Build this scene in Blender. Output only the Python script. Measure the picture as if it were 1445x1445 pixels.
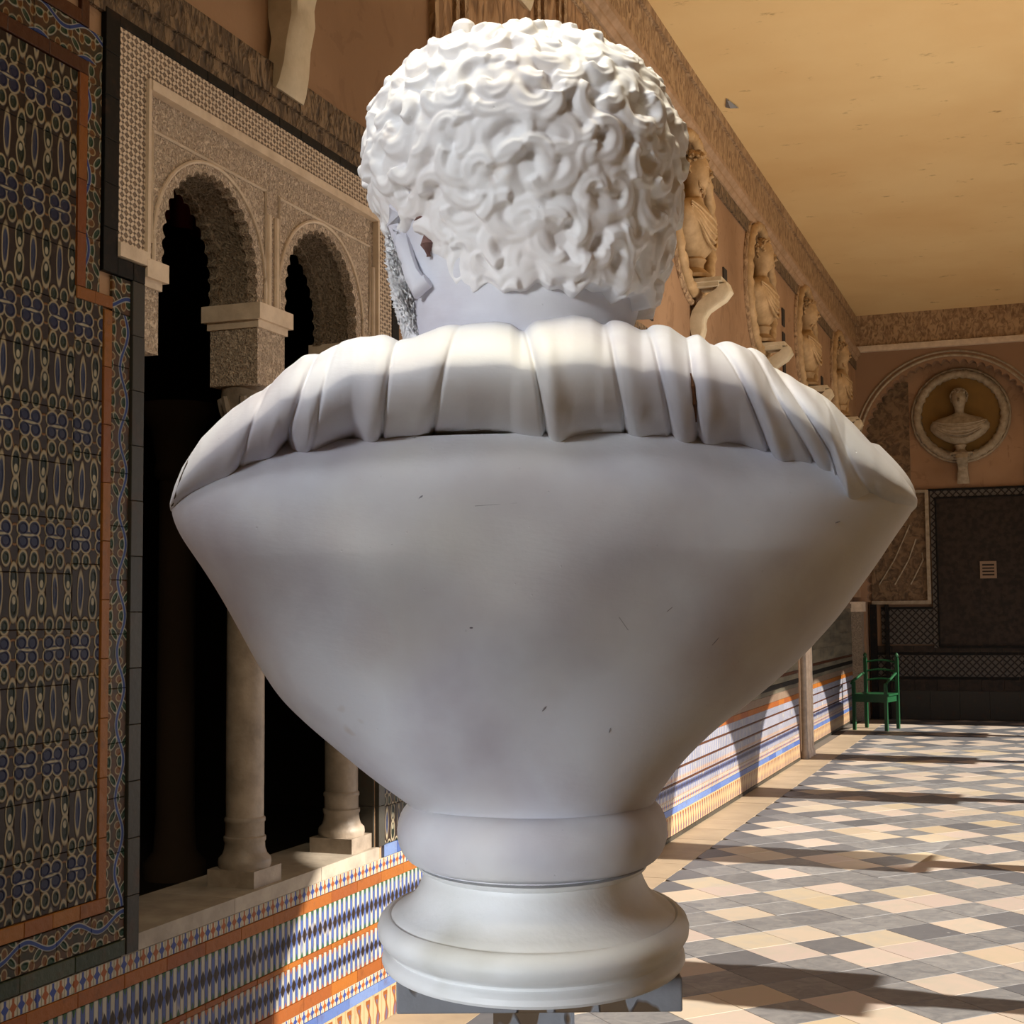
import bpy, bmesh, math, random
import numpy as np
from mathutils import Vector, Matrix
for o in list(bpy.data.objects): bpy.data.objects.remove(o)
random.seed(7); rng = np.random.default_rng(7)
C = bpy.context.scene.collection
sc = bpy.context.scene
PI = math.pi

# ------------------------------------------------------------------ camera
CAM_H = 1.55
YAW, PITCH, ROLL = math.radians(20.48), math.radians(4.06), math.radians(0.5)
FW = np.array([-math.sin(YAW)*math.cos(PITCH), math.cos(YAW)*math.cos(PITCH), math.sin(PITCH)])
R0 = np.array([math.cos(YAW), math.sin(YAW), 0.0]); U0 = np.cross(R0, FW)
RR = R0*math.cos(ROLL)-U0*math.sin(ROLL); UU = R0*math.sin(ROLL)+U0*math.cos(ROLL)
cam_d = bpy.data.cameras.new('camera'); cam = bpy.data.objects.new('camera', cam_d); C.objects.link(cam)
cam_d.sensor_width = 36; cam_d.sensor_fit = 'HORIZONTAL'; cam_d.lens = 36*2000/1445
cam_d.clip_start = .05; cam_d.clip_end = 200
m = Matrix(((RR[0], UU[0], -FW[0], 0), (RR[1], UU[1], -FW[1], 0), (RR[2], UU[2], -FW[2], CAM_H), (0, 0, 0, 1)))
cam.matrix_world = m
sc.camera = cam
# ------------------------------------------------------------------ view, sky, sun, added fill lights
sc.view_settings.view_transform = 'Standard'; sc.view_settings.look = 'None'
sc.view_settings.exposure = 0.0; sc.view_settings.gamma = 1.0; sc.view_settings.use_curve_mapping = False
w = bpy.data.worlds.new('sky'); sc.world = w; w.use_nodes = True
bg = w.node_tree.nodes['Background']; bg.inputs[0].default_value = (.66, .76, 1.0, 1); bg.inputs[1].default_value = 0.85
sun_d = bpy.data.lights.new('sun', 'SUN'); sun_d.energy = 10.2; sun_d.angle = math.radians(.55); sun_d.color = (1.0, .92, .80)
sun = bpy.data.objects.new('sun', sun_d); C.objects.link(sun)
sun.rotation_euler = Vector((-1, 0.0, -.6)).to_track_quat('-Z', 'Y').to_euler()
def area(name, loc, target, size, power, col):
    d = bpy.data.lights.new(name, 'AREA'); d.energy = power; d.shape = 'RECTANGLE'; d.size = size[0]; d.size_y = size[1]; d.color = col
    o = bpy.data.objects.new(name, d); C.objects.link(o); o.location = loc
    o.rotation_euler = (Vector(target)-Vector(loc)).to_track_quat('-Z', 'Y').to_euler(); return o
area('overhead_fill', (-.48, 1.0, 3.7), (-.44, 1.15, 1.9), (.8, .8), 50, (1.0, .91, .70))  # added warm fill above the bust, stands for no real lamp
def spot(name, loc, target, power, angle, radius, col):
    d = bpy.data.lights.new(name, 'SPOT'); d.energy = power; d.spot_size = math.radians(angle); d.spot_blend = .5; d.shadow_soft_size = radius; d.color = col
    o = bpy.data.objects.new(name, d); C.objects.link(o); o.location = loc
    o.rotation_euler = (Vector(target)-Vector(loc)).to_track_quat('-Z', 'Y').to_euler(); return o
spot('key_fill', (-.85, -.35, 3.8), (-.40, 1.15, 1.62), 44, 38, .42, (.84, .92, 1.0))  # added spot, brightens the bust from the upper left
spot('low_fill', (-1.05, -.75, 1.36), (-.43, 1.1, 1.255), 220, 10.5, .2, (.88, .94, 1.0))  # added low spot, brightens the foot and block
spot('head_fill', (-1.15, -.85, 2.45), (-.44, 1.15, 1.94), 310, 13, .35, (.90, .95, 1.0))  # added spot, brightens the curls and nape
spot('room_fill', (-3.2, 3.2, 3.9), (-4.6, 7.0, 3.4), 6, 90, .2, (1.0, .8, .6))  # added light so the red cloth shows in the dark room
area('ceiling_bounce_fill', (1.9, 9.0, 2.6), (-1.0, 9.5, 5.6), (1.0, 12), 225, (1.0, .93, .82))  # added light standing in for bounce onto the ceiling and upper wall

# ------------------------------------------------------------------ helpers
def props(o, label=None, cat=None, group=None, kind=None):
    if label: o['label'] = label
    if cat: o['category'] = cat
    if group: o['group'] = group
    if kind: o['kind'] = kind
    return o
def empty(name, loc=(0, 0, 0), rotz=0, parent=None):
    o = bpy.data.objects.new(name, None); C.objects.link(o); o.location = loc; o.rotation_euler = (0, 0, rotz)
    o.empty_display_size = .1
    if parent: o.parent = parent
    return o
def link(name, me, mats, parent=None):
    o = bpy.data.objects.new(name, me); C.objects.link(o)
    if not isinstance(mats, (list, tuple)): mats = [mats]
    if len(me.materials) == 0:
        for x in mats: me.materials.append(x)
    if parent: o.parent = parent
    return o
class MB:
    def __init__(s): s.v = []; s.f = []; s.mi = []
    def add(s, vs, fs, mi=0):
        b = len(s.v); s.v += [tuple(map(float, p)) for p in vs]; s.f += [tuple(b+i for i in f) for f in fs]; s.mi += [mi]*len(fs); return s
    def box(s, x0, x1, y0, y1, z0, z1, mi=0):
        return s.add([(x0,y0,z0),(x1,y0,z0),(x1,y1,z0),(x0,y1,z0),(x0,y0,z1),(x1,y0,z1),(x1,y1,z1),(x0,y1,z1)],
                     [(0,3,2,1),(4,5,6,7),(0,1,5,4),(1,2,6,5),(2,3,7,6),(3,0,4,7)], mi)
    def grid(s, P, closed_u=False, closed_v=False, mi=0):   # P[i][j]
        n, k = len(P), len(P[0]); vs = [p for r in P for p in r]; fs = []
        for i in range(n if closed_u else n-1):
            for j in range(k if closed_v else k-1):
                i2, j2 = (i+1) % n, (j+1) % k
                fs.append((i*k+j, i2*k+j, i2*k+j2, i*k+j2))
        return s.add(vs, fs, mi)
    def lathe(s, prof, cx=0, cy=0, n=32, sy=1.0, caps=True, mi=0):
        P = [[(cx+r*math.cos(2*PI*j/n), cy+r*sy*math.sin(2*PI*j/n), z) for j in range(n)] for r, z in prof]
        b = len(s.v); s.grid(P, closed_v=True, mi=mi)
        if caps:
            s.f.append(tuple(b+j for j in range(n))); s.mi.append(mi)
            s.f.append(tuple(b+(len(prof)-1)*n+j for j in range(n))); s.mi.append(mi)
        return s
    def tube(s, pts, rad, n=8, mi=0, flat=1.0):
        pts = [Vector(p) for p in pts]; rad = rad if isinstance(rad, (list, tuple)) else [rad]*len(pts); P = []
        up = Vector((0, 0, 1))
        for i, p in enumerate(pts):
            t = (pts[min(i+1, len(pts)-1)]-pts[max(i-1, 0)]).normalized()
            a = t.cross(up)
            if a.length < .05: a = t.cross(Vector((1, 0, 0)))
            a.normalize(); c = t.cross(a)
            P.append([p+a*math.cos(2*PI*j/n)*rad[i]+c*math.sin(2*PI*j/n)*rad[i]*flat for j in range(n)])
        b = len(s.v); s.grid(P, closed_v=True, mi=mi)
        s.f.append(tuple(b+j for j in range(n))); s.f.append(tuple(b+(len(P)-1)*n+j for j in range(n))); s.mi += [mi, mi]
        return s
    def mesh(s, name, smooth=False, recalc=True):
        me = bpy.data.meshes.new(name); me.from_pydata(s.v, [], s.f)
        me.polygons.foreach_set('material_index', s.mi)
        if recalc:
            bm = bmesh.new(); bm.from_mesh(me); bmesh.ops.recalc_face_normals(bm, faces=bm.faces); bm.to_mesh(me); bm.free()
        if smooth:
            me.polygons.foreach_set('use_smooth', [True]*len(me.polygons))
            try: me.set_sharp_from_angle(angle=math.radians(42))
            except Exception: pass
        me.update(); return me
    def build(s, name, mats, parent=None, smooth=False):
        return link(name, s.mesh(name, smooth), mats, parent)
def np_grid_mesh(name, P, closed_v=True, cap=True):
    n, k = P.shape[:2]; V = P.reshape(-1, 3)
    i = np.arange(n-1)[:, None]; j = np.arange(k if closed_v else k-1)[None, :]
    j2 = (j+1) % k
    F = np.stack([i*k+j, i*k+j2, (i+1)*k+j2, (i+1)*k+j], -1).reshape(-1, 4)
    me = bpy.data.meshes.new(name)
    me.vertices.add(len(V)); me.vertices.foreach_set('co', V.astype(np.float32).ravel())
    me.loops.add(F.size); me.loops.foreach_set('vertex_index', F.astype(np.int32).ravel())
    me.polygons.add(len(F)); me.polygons.foreach_set('loop_start', np.arange(len(F), dtype=np.int32)*4)
    me.update(calc_edges=True); me.polygons.foreach_set('use_smooth', np.ones(len(F), bool))
    me.update(); me.validate(); return me

# ------------------------------------------------------------------ shader maths
def lin(h):
    h = h.lstrip('#'); o = []
    for i in (0, 2, 4):
        c = int(h[i:i+2], 16)/255; o.append(c/12.92 if c <= .04045 else ((c+.055)/1.055)**2.4)
    return tuple(o)
class N:
    nt = None
    def __init__(s, k): s.k = k
    @staticmethod
    def op(o, *a):
        nd = N.nt.nodes.new('ShaderNodeMath'); nd.operation = o
        for i, x in enumerate(a):
            if isinstance(x, N): N.nt.links.new(x.k, nd.inputs[i])
            else: nd.inputs[i].default_value = float(x)
        return N(nd.outputs[0])
    def __add__(s, b): return N.op('ADD', s, b)
    __radd__ = __add__
    def __sub__(s, b): return N.op('SUBTRACT', s, b)
    def __rsub__(s, b): return N.op('SUBTRACT', b, s)
    def __mul__(s, b): return N.op('MULTIPLY', s, b)
    __rmul__ = __mul__
    def __truediv__(s, b): return N.op('DIVIDE', s, b)
    def abs(s): return N.op('ABSOLUTE', s)
    def sin(s): return N.op('SINE', s)
    def fr(s): return N.op('FRACT', s)
    def fl(s): return N.op('FLOOR', s)
    def mn(s, b): return N.op('MINIMUM', s, b)
    def mx(s, b): return N.op('MAXIMUM', s, b)
    def sq(s): return s*s
    def rt(s): return N.op('SQRT', s)
    def ins(s, w=.002):   # 1 where s<0, soft over w
        nd = N.nt.nodes.new('ShaderNodeMapRange'); N.nt.links.new(s.k, nd.inputs[0])
        nd.inputs[1].default_value = -w; nd.inputs[2].default_value = w; nd.inputs[3].default_value = 1; nd.inputs[4].default_value = 0
        return N(nd.outputs[0])
def rep(x, p, off=0.0):  return ((x/p+(off+.5)).fr()-.5)*p
def ell(u, v, a, b):     return ((u/a).sq()+(v/b).sq()).rt()*min(a, b)-min(a, b)
def sep(kind='pos'):
    g = N.nt.nodes.new('ShaderNodeNewGeometry' if kind == 'pos' else 'ShaderNodeTexCoord')
    x = N.nt.nodes.new('ShaderNodeSeparateXYZ'); N.nt.links.new(g.outputs['Position' if kind == 'pos' else 'Object'], x.inputs[0])
    return N(x.outputs[0]), N(x.outputs[1]), N(x.outputs[2])
def vec(a, b, c):
    x = N.nt.nodes.new('ShaderNodeCombineXYZ')
    for i, q in enumerate((a, b, c)):
        if isinstance(q, N): N.nt.links.new(q.k, x.inputs[i])
        else: x.inputs[i].default_value = q
    return x.outputs[0]
def noise(scale, detail=3, rough=.5, vector=None, dist=0):
    n = N.nt.nodes.new('ShaderNodeTexNoise'); n.inputs['Scale'].default_value = scale; n.inputs['Detail'].default_value = detail
    n.inputs['Roughness'].default_value = rough; n.inputs['Distortion'].default_value = dist
    if vector is None:
        g = N.nt.nodes.new('ShaderNodeNewGeometry'); vector = g.outputs['Position']
    N.nt.links.new(vector, n.inputs['Vector']); return N(n.outputs[0])
def voro(scale, feature='F1', vector=None):
    n = N.nt.nodes.new('ShaderNodeTexVoronoi'); n.feature = feature; n.inputs['Scale'].default_value = scale
    if vector is None:
        g = N.nt.nodes.new('ShaderNodeNewGeometry'); vector = g.outputs['Position']
    N.nt.links.new(vector, n.inputs['Vector']); return N(n.outputs['Distance'])
class Col:
    def __init__(s, c): s.k = c
def rgb(c):
    if isinstance(c, Col): return c
    n = N.nt.nodes.new('ShaderNodeRGB'); n.outputs[0].default_value = (*(lin(c) if isinstance(c, str) else c), 1); return Col(n.outputs[0])
def mix(a, b, f, mode='MIX'):
    n = N.nt.nodes.new('ShaderNodeMix'); n.data_type = 'RGBA'; n.blend_type = mode
    a, b = rgb(a), rgb(b); N.nt.links.new(a.k, n.inputs[6]); N.nt.links.new(b.k, n.inputs[7])
    if isinstance(f, N): N.nt.links.new(f.k, n.inputs[0])
    else: n.inputs[0].default_value = f
    return Col(n.outputs[2])
def orand():
    n = N.nt.nodes.new('ShaderNodeObjectInfo'); return N(n.outputs['Random'])
def scale_c(c, f):   # multiply colour by a value
    return mix(c, Col(vec(f, f, f)), 1.0, 'MULTIPLY')
def contrast(n, lo, hi):
    nd = N.nt.nodes.new('ShaderNodeMapRange'); N.nt.links.new(n.k, nd.inputs[0])
    nd.inputs[1].default_value = lo; nd.inputs[2].default_value = hi; return N(nd.outputs[0])
def mat(name, fn, rough=.6, bump=.0, dist=.004, spec=.5):
    mt = bpy.data.materials.new(name); mt.use_nodes = True; nt = mt.node_tree; N.nt = nt
    b = nt.nodes['Principled BSDF']; b.inputs['Roughness'].default_value = rough
    b.inputs['Specular IOR Level'].default_value = spec
    r = fn(); col, h = r if isinstance(r, tuple) else (r, None)
    nt.links.new(rgb(col).k, b.inputs['Base Color'])
    if h is not None:
        bn = nt.nodes.new('ShaderNodeBump'); bn.inputs['Strength'].default_value = bump or 1.0; bn.inputs['Distance'].default_value = dist
        nt.links.new(h.k, bn.inputs['Height']); nt.links.new(bn.outputs[0], b.inputs['Normal'])
    return mt

# ------------------------------------------------------------------ materials
def m_plaster():
    n1 = noise(9, 4); n2 = noise(40, 3); n3 = noise(260, 2)
    x, y, z = sep('obj')
    scr = noise(1, 3, .6, vec(x*30, y*30, z*340+x*60))
    pit = contrast(voro(55), .0, .06)
    spot = contrast(noise(23, 2), .70, .76)*contrast(noise(5, 2), .5, .6)
    c = mix((.73, .75, .81), (.56, .54, .60), contrast(n1, .38, .68))
    c = mix(c, (.84, .81, .75), contrast(noise(4, 2), .5, .75))
    c = mix(c, (.55, .48, .44), spot*.6)
    h = n2*.25+n3*.12+scr*.10+pit*.4
    return c, h
M = {}
M['plaster'] = mat('aged_plaster', m_plaster, .62, .55, .0022, .35)
def m_hair():
    n1 = noise(14, 4); n3 = noise(220, 2)
    c = mix((.84, .83, .83), (.77, .72, .70), contrast(n1, .4, .75))
    c = mix(c, (.70, .55, .45), contrast(noise(30, 3), .66, .8)*.5)
    return c, noise(60, 3)*.3+n3*.15+contrast(voro(60), 0, .07)*.4
M['hair'] = mat('carved_plaster_hair', m_hair, .6, .6, .002, .35)
M['beard'] = mat('rough_plaster', lambda: (mix((.84, .83, .84), (.7, .64, .62), contrast(noise(70, 3), .5, .75)), noise(110, 5, .7)), .7, .6, .003, .3)
def m_foot():
    c = mix((.80, .81, .82), (.70, .71, .70), contrast(noise(12, 4), .4, .7))
    c = mix(c, (.42, .40, .33), contrast(noise(6, 3), .6, .75)*.6)
    return c, noise(180, 3)*.4+contrast(voro(50), 0, .05)*.4
M['foot'] = mat('grey_plaster_foot', m_foot, .55, .4, .002, .4)
M['crack'] = mat('crack', lambda: '#4a4038', .9)
M['rust'] = mat('rusty_hole', lambda: mix('#2c1a10', '#7a4a22', noise(400)), .9)
M['stain'] = mat('reddish_stain', lambda: mix('#8d6a62', '#5f4440', noise(200)), .9)
def m_block():
    x, y, z = sep()
    p = contrast(noise(1, 3, .6, vec(x*16, y*16, z*7)), .56, .58)
    c = mix('#8f9198', '#77777a', noise(20, 3)); c = mix(c, '#5d4a36', p)
    return c, p*-.6+noise(90, 3)*.4
M['block'] = mat('painted_stone_block', m_block, .75, .7, .004)

def stone(name, a, b, sc_=8, rough=.7, bump=.5, dist=.003):
    def f():
        c = mix(a, b, contrast(noise(sc_, 5, .6), .35, .7))
        c = scale_c(c, orand()*.16+.92)
        return c, noise(sc_*9, 3)*.5+noise(sc_*2, 3)*.5
    return mat(name, f, rough, bump, dist)
M['marble_col'] = stone('column_marble', '#a39484', '#7f7264', 12, .5)
M['sill'] = stone('sill_marble', '#a59a8b', '#8a7f72', 10, .6)
def m_tile_light():
    x, y, z = sep()
    v = noise(6, 5, .6, dist=1.2)
    r = orand()
    c = mix('#dccdb4', '#d9c7c0', r); c = mix(c, '#cfc6b8', contrast(v, .45, .7))
    c = mix(c, '#c9b48c', contrast((r*7.3).fr(), .7, .9)*.5)
    c = scale_c(c, (r*3.7).fr()*.12+.66)
    return c, v*.2
def m_tile_grey():
    x, y, z = sep(); r = orand()
    v = noise(1.6, 6, .65, vec(x*2+y*6, y*3-x*5, r*20), dist=1.6)
    c = mix('#85868a', '#a7a6a6', contrast(v, .35, .68)); c = mix(c, '#6b6c72', contrast((r*5.1).fr(), .55, .95)*.8)
    c = mix(c, '#d0cdc9', contrast(noise(26, 4), .69, .75)*.5)
    c = scale_c(c, (r*9.1).fr()*.14+.68)
    return c, v*.2
M['tile_light'] = mat('cream_marble_tile', m_tile_light, .45, .3, .002, .3)
M['tile_grey'] = mat('grey_marble_tile', m_tile_grey, .42, .3, .002, .3)
M['border_slab'] = stone('border_slab_stone', '#a9977f', '#978671', 4, .55)
M['grout'] = mat('floor_bedding', lambda: mix('#6e655c', '#4e4740', noise(30)), .9)

def m_stucco_plain():
    return mix('#b7977a', '#9d7c60', contrast(noise(1.4, 5), .35, .7)), noise(60, 3)
M['wall_up'] = mat('painted_plaster_wall', lambda: (mix(mix('#ad8a6b', '#8c6b4e', contrast(noise(1.1, 5), .35, .7)), '#75563c', contrast(noise(3.5, 4, .6, dist=2), .56, .62)*.35), noise(50, 3)), .85, .25, .004)
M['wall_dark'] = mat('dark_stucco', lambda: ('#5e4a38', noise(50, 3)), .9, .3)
def m_ceiling():
    x, y, z = sep()
    c = mix('#eccf9a', '#e2bf88', contrast(noise(.8, 5), .35, .7))
    st = contrast(noise(2.2, 5, .65, vec(x*1.2, y*2.6, 0)), .62, .70)*contrast(noise(14, 4, .6), .45, .6)
    c = mix(c, '#8f6a3e', st*.75)
    return c, noise(8, 4)
M['ceiling'] = mat('ochre_painted_ceiling', m_ceiling, .85, .2, .01)
def carved(name, base, dark, sx, sz, amt=1.0, thr=(.42, .58)):
    def f():
        x, y, z = sep()
        v = vec(x*sx, y*sx, z*sz)
        n = noise(1, 3, .55, v, 1.3); t = contrast(n, *thr)
        v2 = contrast(voro(1.4, 'F1', v), .15, .55)
        h = t*.7+v2*.4
        c = mix(dark, base, (t*.75+v2*.35).mn(1.0)); return c, h
    return mat(name, f, .8, amt, .012)
M['frieze'] = carved('carved_stucco_frieze', '#b89a78', '#7e6248', 16, 9)
M['frieze_dark'] = carved('dark_carved_frieze', '#8a7257', '#3a2c20', 26, 13, 1.0)
M['frieze_tall'] = carved('carved_arabesque_panel', '#b08c68', '#6b4e36', 9, 3.2)
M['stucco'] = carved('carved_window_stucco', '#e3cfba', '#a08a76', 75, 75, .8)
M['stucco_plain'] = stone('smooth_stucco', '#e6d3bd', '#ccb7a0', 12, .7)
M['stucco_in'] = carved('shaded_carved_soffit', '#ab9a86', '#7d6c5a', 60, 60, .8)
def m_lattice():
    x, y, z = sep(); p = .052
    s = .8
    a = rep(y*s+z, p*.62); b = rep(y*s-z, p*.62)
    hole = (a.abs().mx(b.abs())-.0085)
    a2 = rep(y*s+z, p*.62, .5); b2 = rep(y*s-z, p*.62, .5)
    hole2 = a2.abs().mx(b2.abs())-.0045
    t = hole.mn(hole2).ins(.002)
    c = mix('#e2cdb7', '#6b594a', t*.85); return c, (1-t)+noise(90, 2)*.2  # dark diamonds paint in the depth shade of holes that are not cut
M['lattice'] = mat('lattice_stucco_painted_holes', m_lattice, .8, 1.0, .008)
M['ledge'] = stone('ochre_ledge_stone', '#b4957a', '#947759', 9, .8)
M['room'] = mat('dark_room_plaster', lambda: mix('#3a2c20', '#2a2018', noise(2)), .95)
M['red'] = mat('red_cloth', lambda: mix('#8a1c10', '#6e120a', noise(6)), .9)

# glazed tiles: glaze() gives wear, relief and slight gloss
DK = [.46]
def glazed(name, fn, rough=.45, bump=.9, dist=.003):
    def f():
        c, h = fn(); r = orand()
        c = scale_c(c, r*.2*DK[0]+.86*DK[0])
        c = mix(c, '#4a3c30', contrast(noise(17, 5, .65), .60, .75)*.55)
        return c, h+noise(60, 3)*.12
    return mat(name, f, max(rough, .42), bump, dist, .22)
def m_arab():      # raised-outline panel: blue four-lobed flowers, green drops and slender blue spindles
    x, y, z = sep()
    wob = noise(9, 2)*.012-.006
    y = y+wob; z = z+wob
    PY, PZ = .105, .290
    zz = z-.017
    u = rep(y, PY); v = rep(zz, PZ); u2 = rep(y, PY, .5); v2 = rep(zz, PZ, .5)
    au = u.abs(); av = v.abs(); au2 = u2.abs(); av2 = v2.abs()
    flower = ell(au-.021, av-.017, .019, .0175).mn(ell(u, v, .020, .008))
    spind = ell(u, v2, .0095, .043)
    drop = ell(u2, av2-.036, .0135, .030)
    bud = ell(au-.021, av-.060, .0125, .0165)
    band = ell(au2, v, .020, .026)
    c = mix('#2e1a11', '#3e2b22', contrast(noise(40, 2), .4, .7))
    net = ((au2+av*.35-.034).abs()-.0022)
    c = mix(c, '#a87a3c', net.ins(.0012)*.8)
    c = mix(c, '#9a6a3a', (band.abs()-.002).ins(.001))
    h = (band.abs()-.002).ins(.0015)*.4
    cream, blue, green, grn = '#c9b99a', '#232c55', '#1b2a1e', '#26382a'
    for d, fill, wd in ((spind, '#3a456a', .0042), (drop, green, .0050), (bud, grn, .0050), (flower, blue, .0050)):
        c = mix(c, cream, (d-wd).ins(.0010)); c = mix(c, fill, d.ins(.0010)); h = h.mx((d.abs()-wd).ins(.002))
    c = mix(c, '#d6ccb2', ell(u, v, .024, .0035).ins(.001))
    c = mix(c, '#d6ccb2', ell(u2, av2-.022, .007, .010).ins(.001))
    return c, h
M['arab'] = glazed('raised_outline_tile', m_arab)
def m_scroll(vertical):
    def f():
        x, y, z = sep(); a, b = (z, y) if vertical else (y, z)
        P = .20
        stem = rep(b+(a*(2*PI/P)).sin()*.017, .09).abs()-.005
        l1 = ell(rep(a, .05), rep(b+(a*(2*PI/P)).sin()*-.02, .05), .015, .010)
        l2 = ell(rep(a, .05, .5), rep(b, .05, .5), .009, .012)
        c = mix('#6b4426', '#3d3b2c', contrast(noise(25, 3), .4, .65))
        c = mix(c, '#cfc8b4', (l1-.004).ins(.001)); c = mix(c, '#31503a', l1.ins(.001))
        c = mix(c, '#c9b48a', (l2-.003).ins(.001)); c = mix(c, '#8a5524', l2.ins(.001))
        c = mix(c, '#cfd0cc', (stem-.003).ins(.001)); c = mix(c, '#3350a0', stem.ins(.001))
        return c, (l1.abs()-.004).ins(.002).mx((stem-.003).ins(.002))
    return f
M['scroll_v'] = glazed('scrolling_border_tile', m_scroll(True))
M['scroll_h'] = glazed('scrolling_border_tile_level', m_scroll(False))
def m_cross(z0, h):
    def f():
        x, y, z = sep(); P = .060
        v = z-(z0+h/2); c = rgb('#dcd2bb')
        for off, colr in ((0, '#3f55a6'), (.5, '#b5612c')):
            u = rep(y, P, off).abs()
            d = (u-.0045).mx(v.abs()-h*.46).mn((u-.0085).mx(v.abs()-h*.10)).mn((u+v.abs()*.9-.014).mx(v.abs()-h*.2))
            c = mix(c, colr, d.ins(.0008))
        g = (rep(y, P/2, .5).abs()-.0008)
        c = mix(c, '#a39678', g.ins(.0006))
        return c, (1-g.ins(.0015))
    return f
def m_diam(z0, h, orange=True):
    def f():
        x, y, z = sep(); P = .037
        v = z-(z0+h/2); k = y/(P)
        u = rep(y, P); u2 = rep(y, P/2, .5)
        c = mix('#d9d2c2', '#5a70b4', (rep(y, P).abs()-P*.25).ins(.0008)*contrast(noise(12, 2), .2, .4))
        rv = rep(v+0, h*2)
        dm = (rep(y, P*1.0, .5).abs()/.0165+(v.abs())/(h*.20))-1.0
        c = mix(c, '#32241d', dm.ins(.06))
        tip = (rep(y, P, 0).abs()/.010+((v.abs()-h*.5).abs())/(h*.16))-1.0
        c = mix(c, '#b5673a' if orange else '#3f6a48', tip.ins(.06))
        ln = ((u.abs()-P*.25).abs()-.0007)
        c = mix(c, '#8e8674', ln.ins(.0006)*.7)
        return c, (1-ln.ins(.0014))
    return f
def m_slab(a, b):
    return lambda: (mix(mix(a, b, orand()), '#5d3a24', contrast(noise(14, 5, .6), .55, .75)*.5), noise(40, 3))
def m_balus(z0, h):
    def f():
        x, y, z = sep(); P = .075
        u = rep(y, P); v = (z-z0)/h
        wd = (v*9.0).sin()*.006+.012
        d = (u-(v*5).sin()*.006).abs()-wd
        c = mix('#d8bd95', '#a9622f', (d.mx(v-.93)).ins(.001)); c = mix(c, '#7d6a86', (d+.008).mx(v-.8).ins(.001))
        c = mix(c, '#c08c50', (u.abs()-P/2+.002).abs().__sub__(.001).ins(.001))
        return c, d.abs().ins(.002)
    return f
def m_mosaic_grey():
    x, y, z = sep(); k = noise(1, 2, .5, vec(x, y*1.8, z*16))
    c = mix('#837b68', '#5f5a4e', contrast(k, .35, .65)); g = (rep(y, .32).abs()-.155)*-1.0
    return c, k
DK[0] = .62
M['orange'] = glazed('amber_strip_tile', m_slab('#b8762e', '#8a4a24'), .3)
M['orange_dk'] = glazed('dark_amber_strip_tile', m_slab('#6b3a1c', '#4a281a'), .3)
DK[0] = .62
M['brown'] = glazed('terracotta_strip_tile', m_slab('#c2762f', '#96512b'), .35)
DK[0] = .7
DK[0] = .5
M['black'] = glazed('black_strip_tile', m_slab('#0c0b09', '#15120f'), .6, .4)
DK[0] = .7
M['jamb'] = glazed('grey_black_jamb_tile', m_slab('#3a3832', '#4a463e'), .4, .4)
M['green'] = glazed('green_strip_tile', m_slab('#33402f', '#424a3a'), .35)
DK[0] = .8
M['blue'] = glazed('blue_strip_tile', m_slab('#4a64a6', '#6f84b0'), .3)
M['greytile'] = glazed('faded_mosaic_tile', m_mosaic_grey, .4)
M['far_tile'] = glazed('dark_mosaic_panel', lambda: (mix('#3d3128', '#2a221c', contrast(noise(14, 3), .4, .6)), noise(30, 2)), .5)
def m_far_dado():
    x, y, z = sep(); a = rep(x+z, .10).abs(); b = rep(x-z, .10).abs()
    t = (a.mn(b)-.012).ins(.004); return mix('#66605a', '#241e1a', t), t
M['far_dado'] = glazed('far_lozenge_dado_tile', m_far_dado, .5)
M['far_stucco'] = carved('far_carved_stucco', '#7d654b', '#4e3c2b', 9, 9, .8)
M['far_plain'] = mat('far_painted_plaster', lambda: (mix('#a08066', '#86684f', noise(1.2, 4)), noise(40)), .9, .2)
M['niche'] = mat('ochre_niche', lambda: mix('#8a6a34', '#6e5228', noise(5)), .9)
M['statue'] = stone('statue_marble', '#a99a85', '#84755f', 14, .6)
M['statue_w'] = stone('warm_statue_marble', '#c4a47c', '#9f8159', 9, .65)
M['bracket'] = stone('white_bracket_stone', '#d6c7ad', '#c0b093', 9, .6)
M['chair'] = mat('green_painted_wood', lambda: (mix('#17502d', '#0f3a20', noise(9)), noise(60)), .4, .2)
M['iron'] = mat('dark_slot', lambda: '#2a221c', .9)
M['vent'] = mat('pale_vent', lambda: '#8d7763', .8)
M['out_ground'] = mat('courtyard_paving', lambda: mix('#cbb99c', '#b8a68a', noise(.8)), .9)
M['arcade'] = mat('arcade_plaster', lambda: mix('#d8c3a0', '#c7ae88', noise(1)), .9)

# ================================================================== SETTING
W = -2.42          # face of the left wall
FY = 20.6          # face of the far wall
RX = 2.30          # inner face of the courtyard arcade
CZ = 5.67
WIN0, WIN1, SILL, WTOP = 3.42, 4.95, .66, 3.10

fl = props(MB().box(-2.75, RX+.5, -3.0, FY+.8, -.25, -.006).build('floor', M['grout']), kind='structure')
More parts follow.
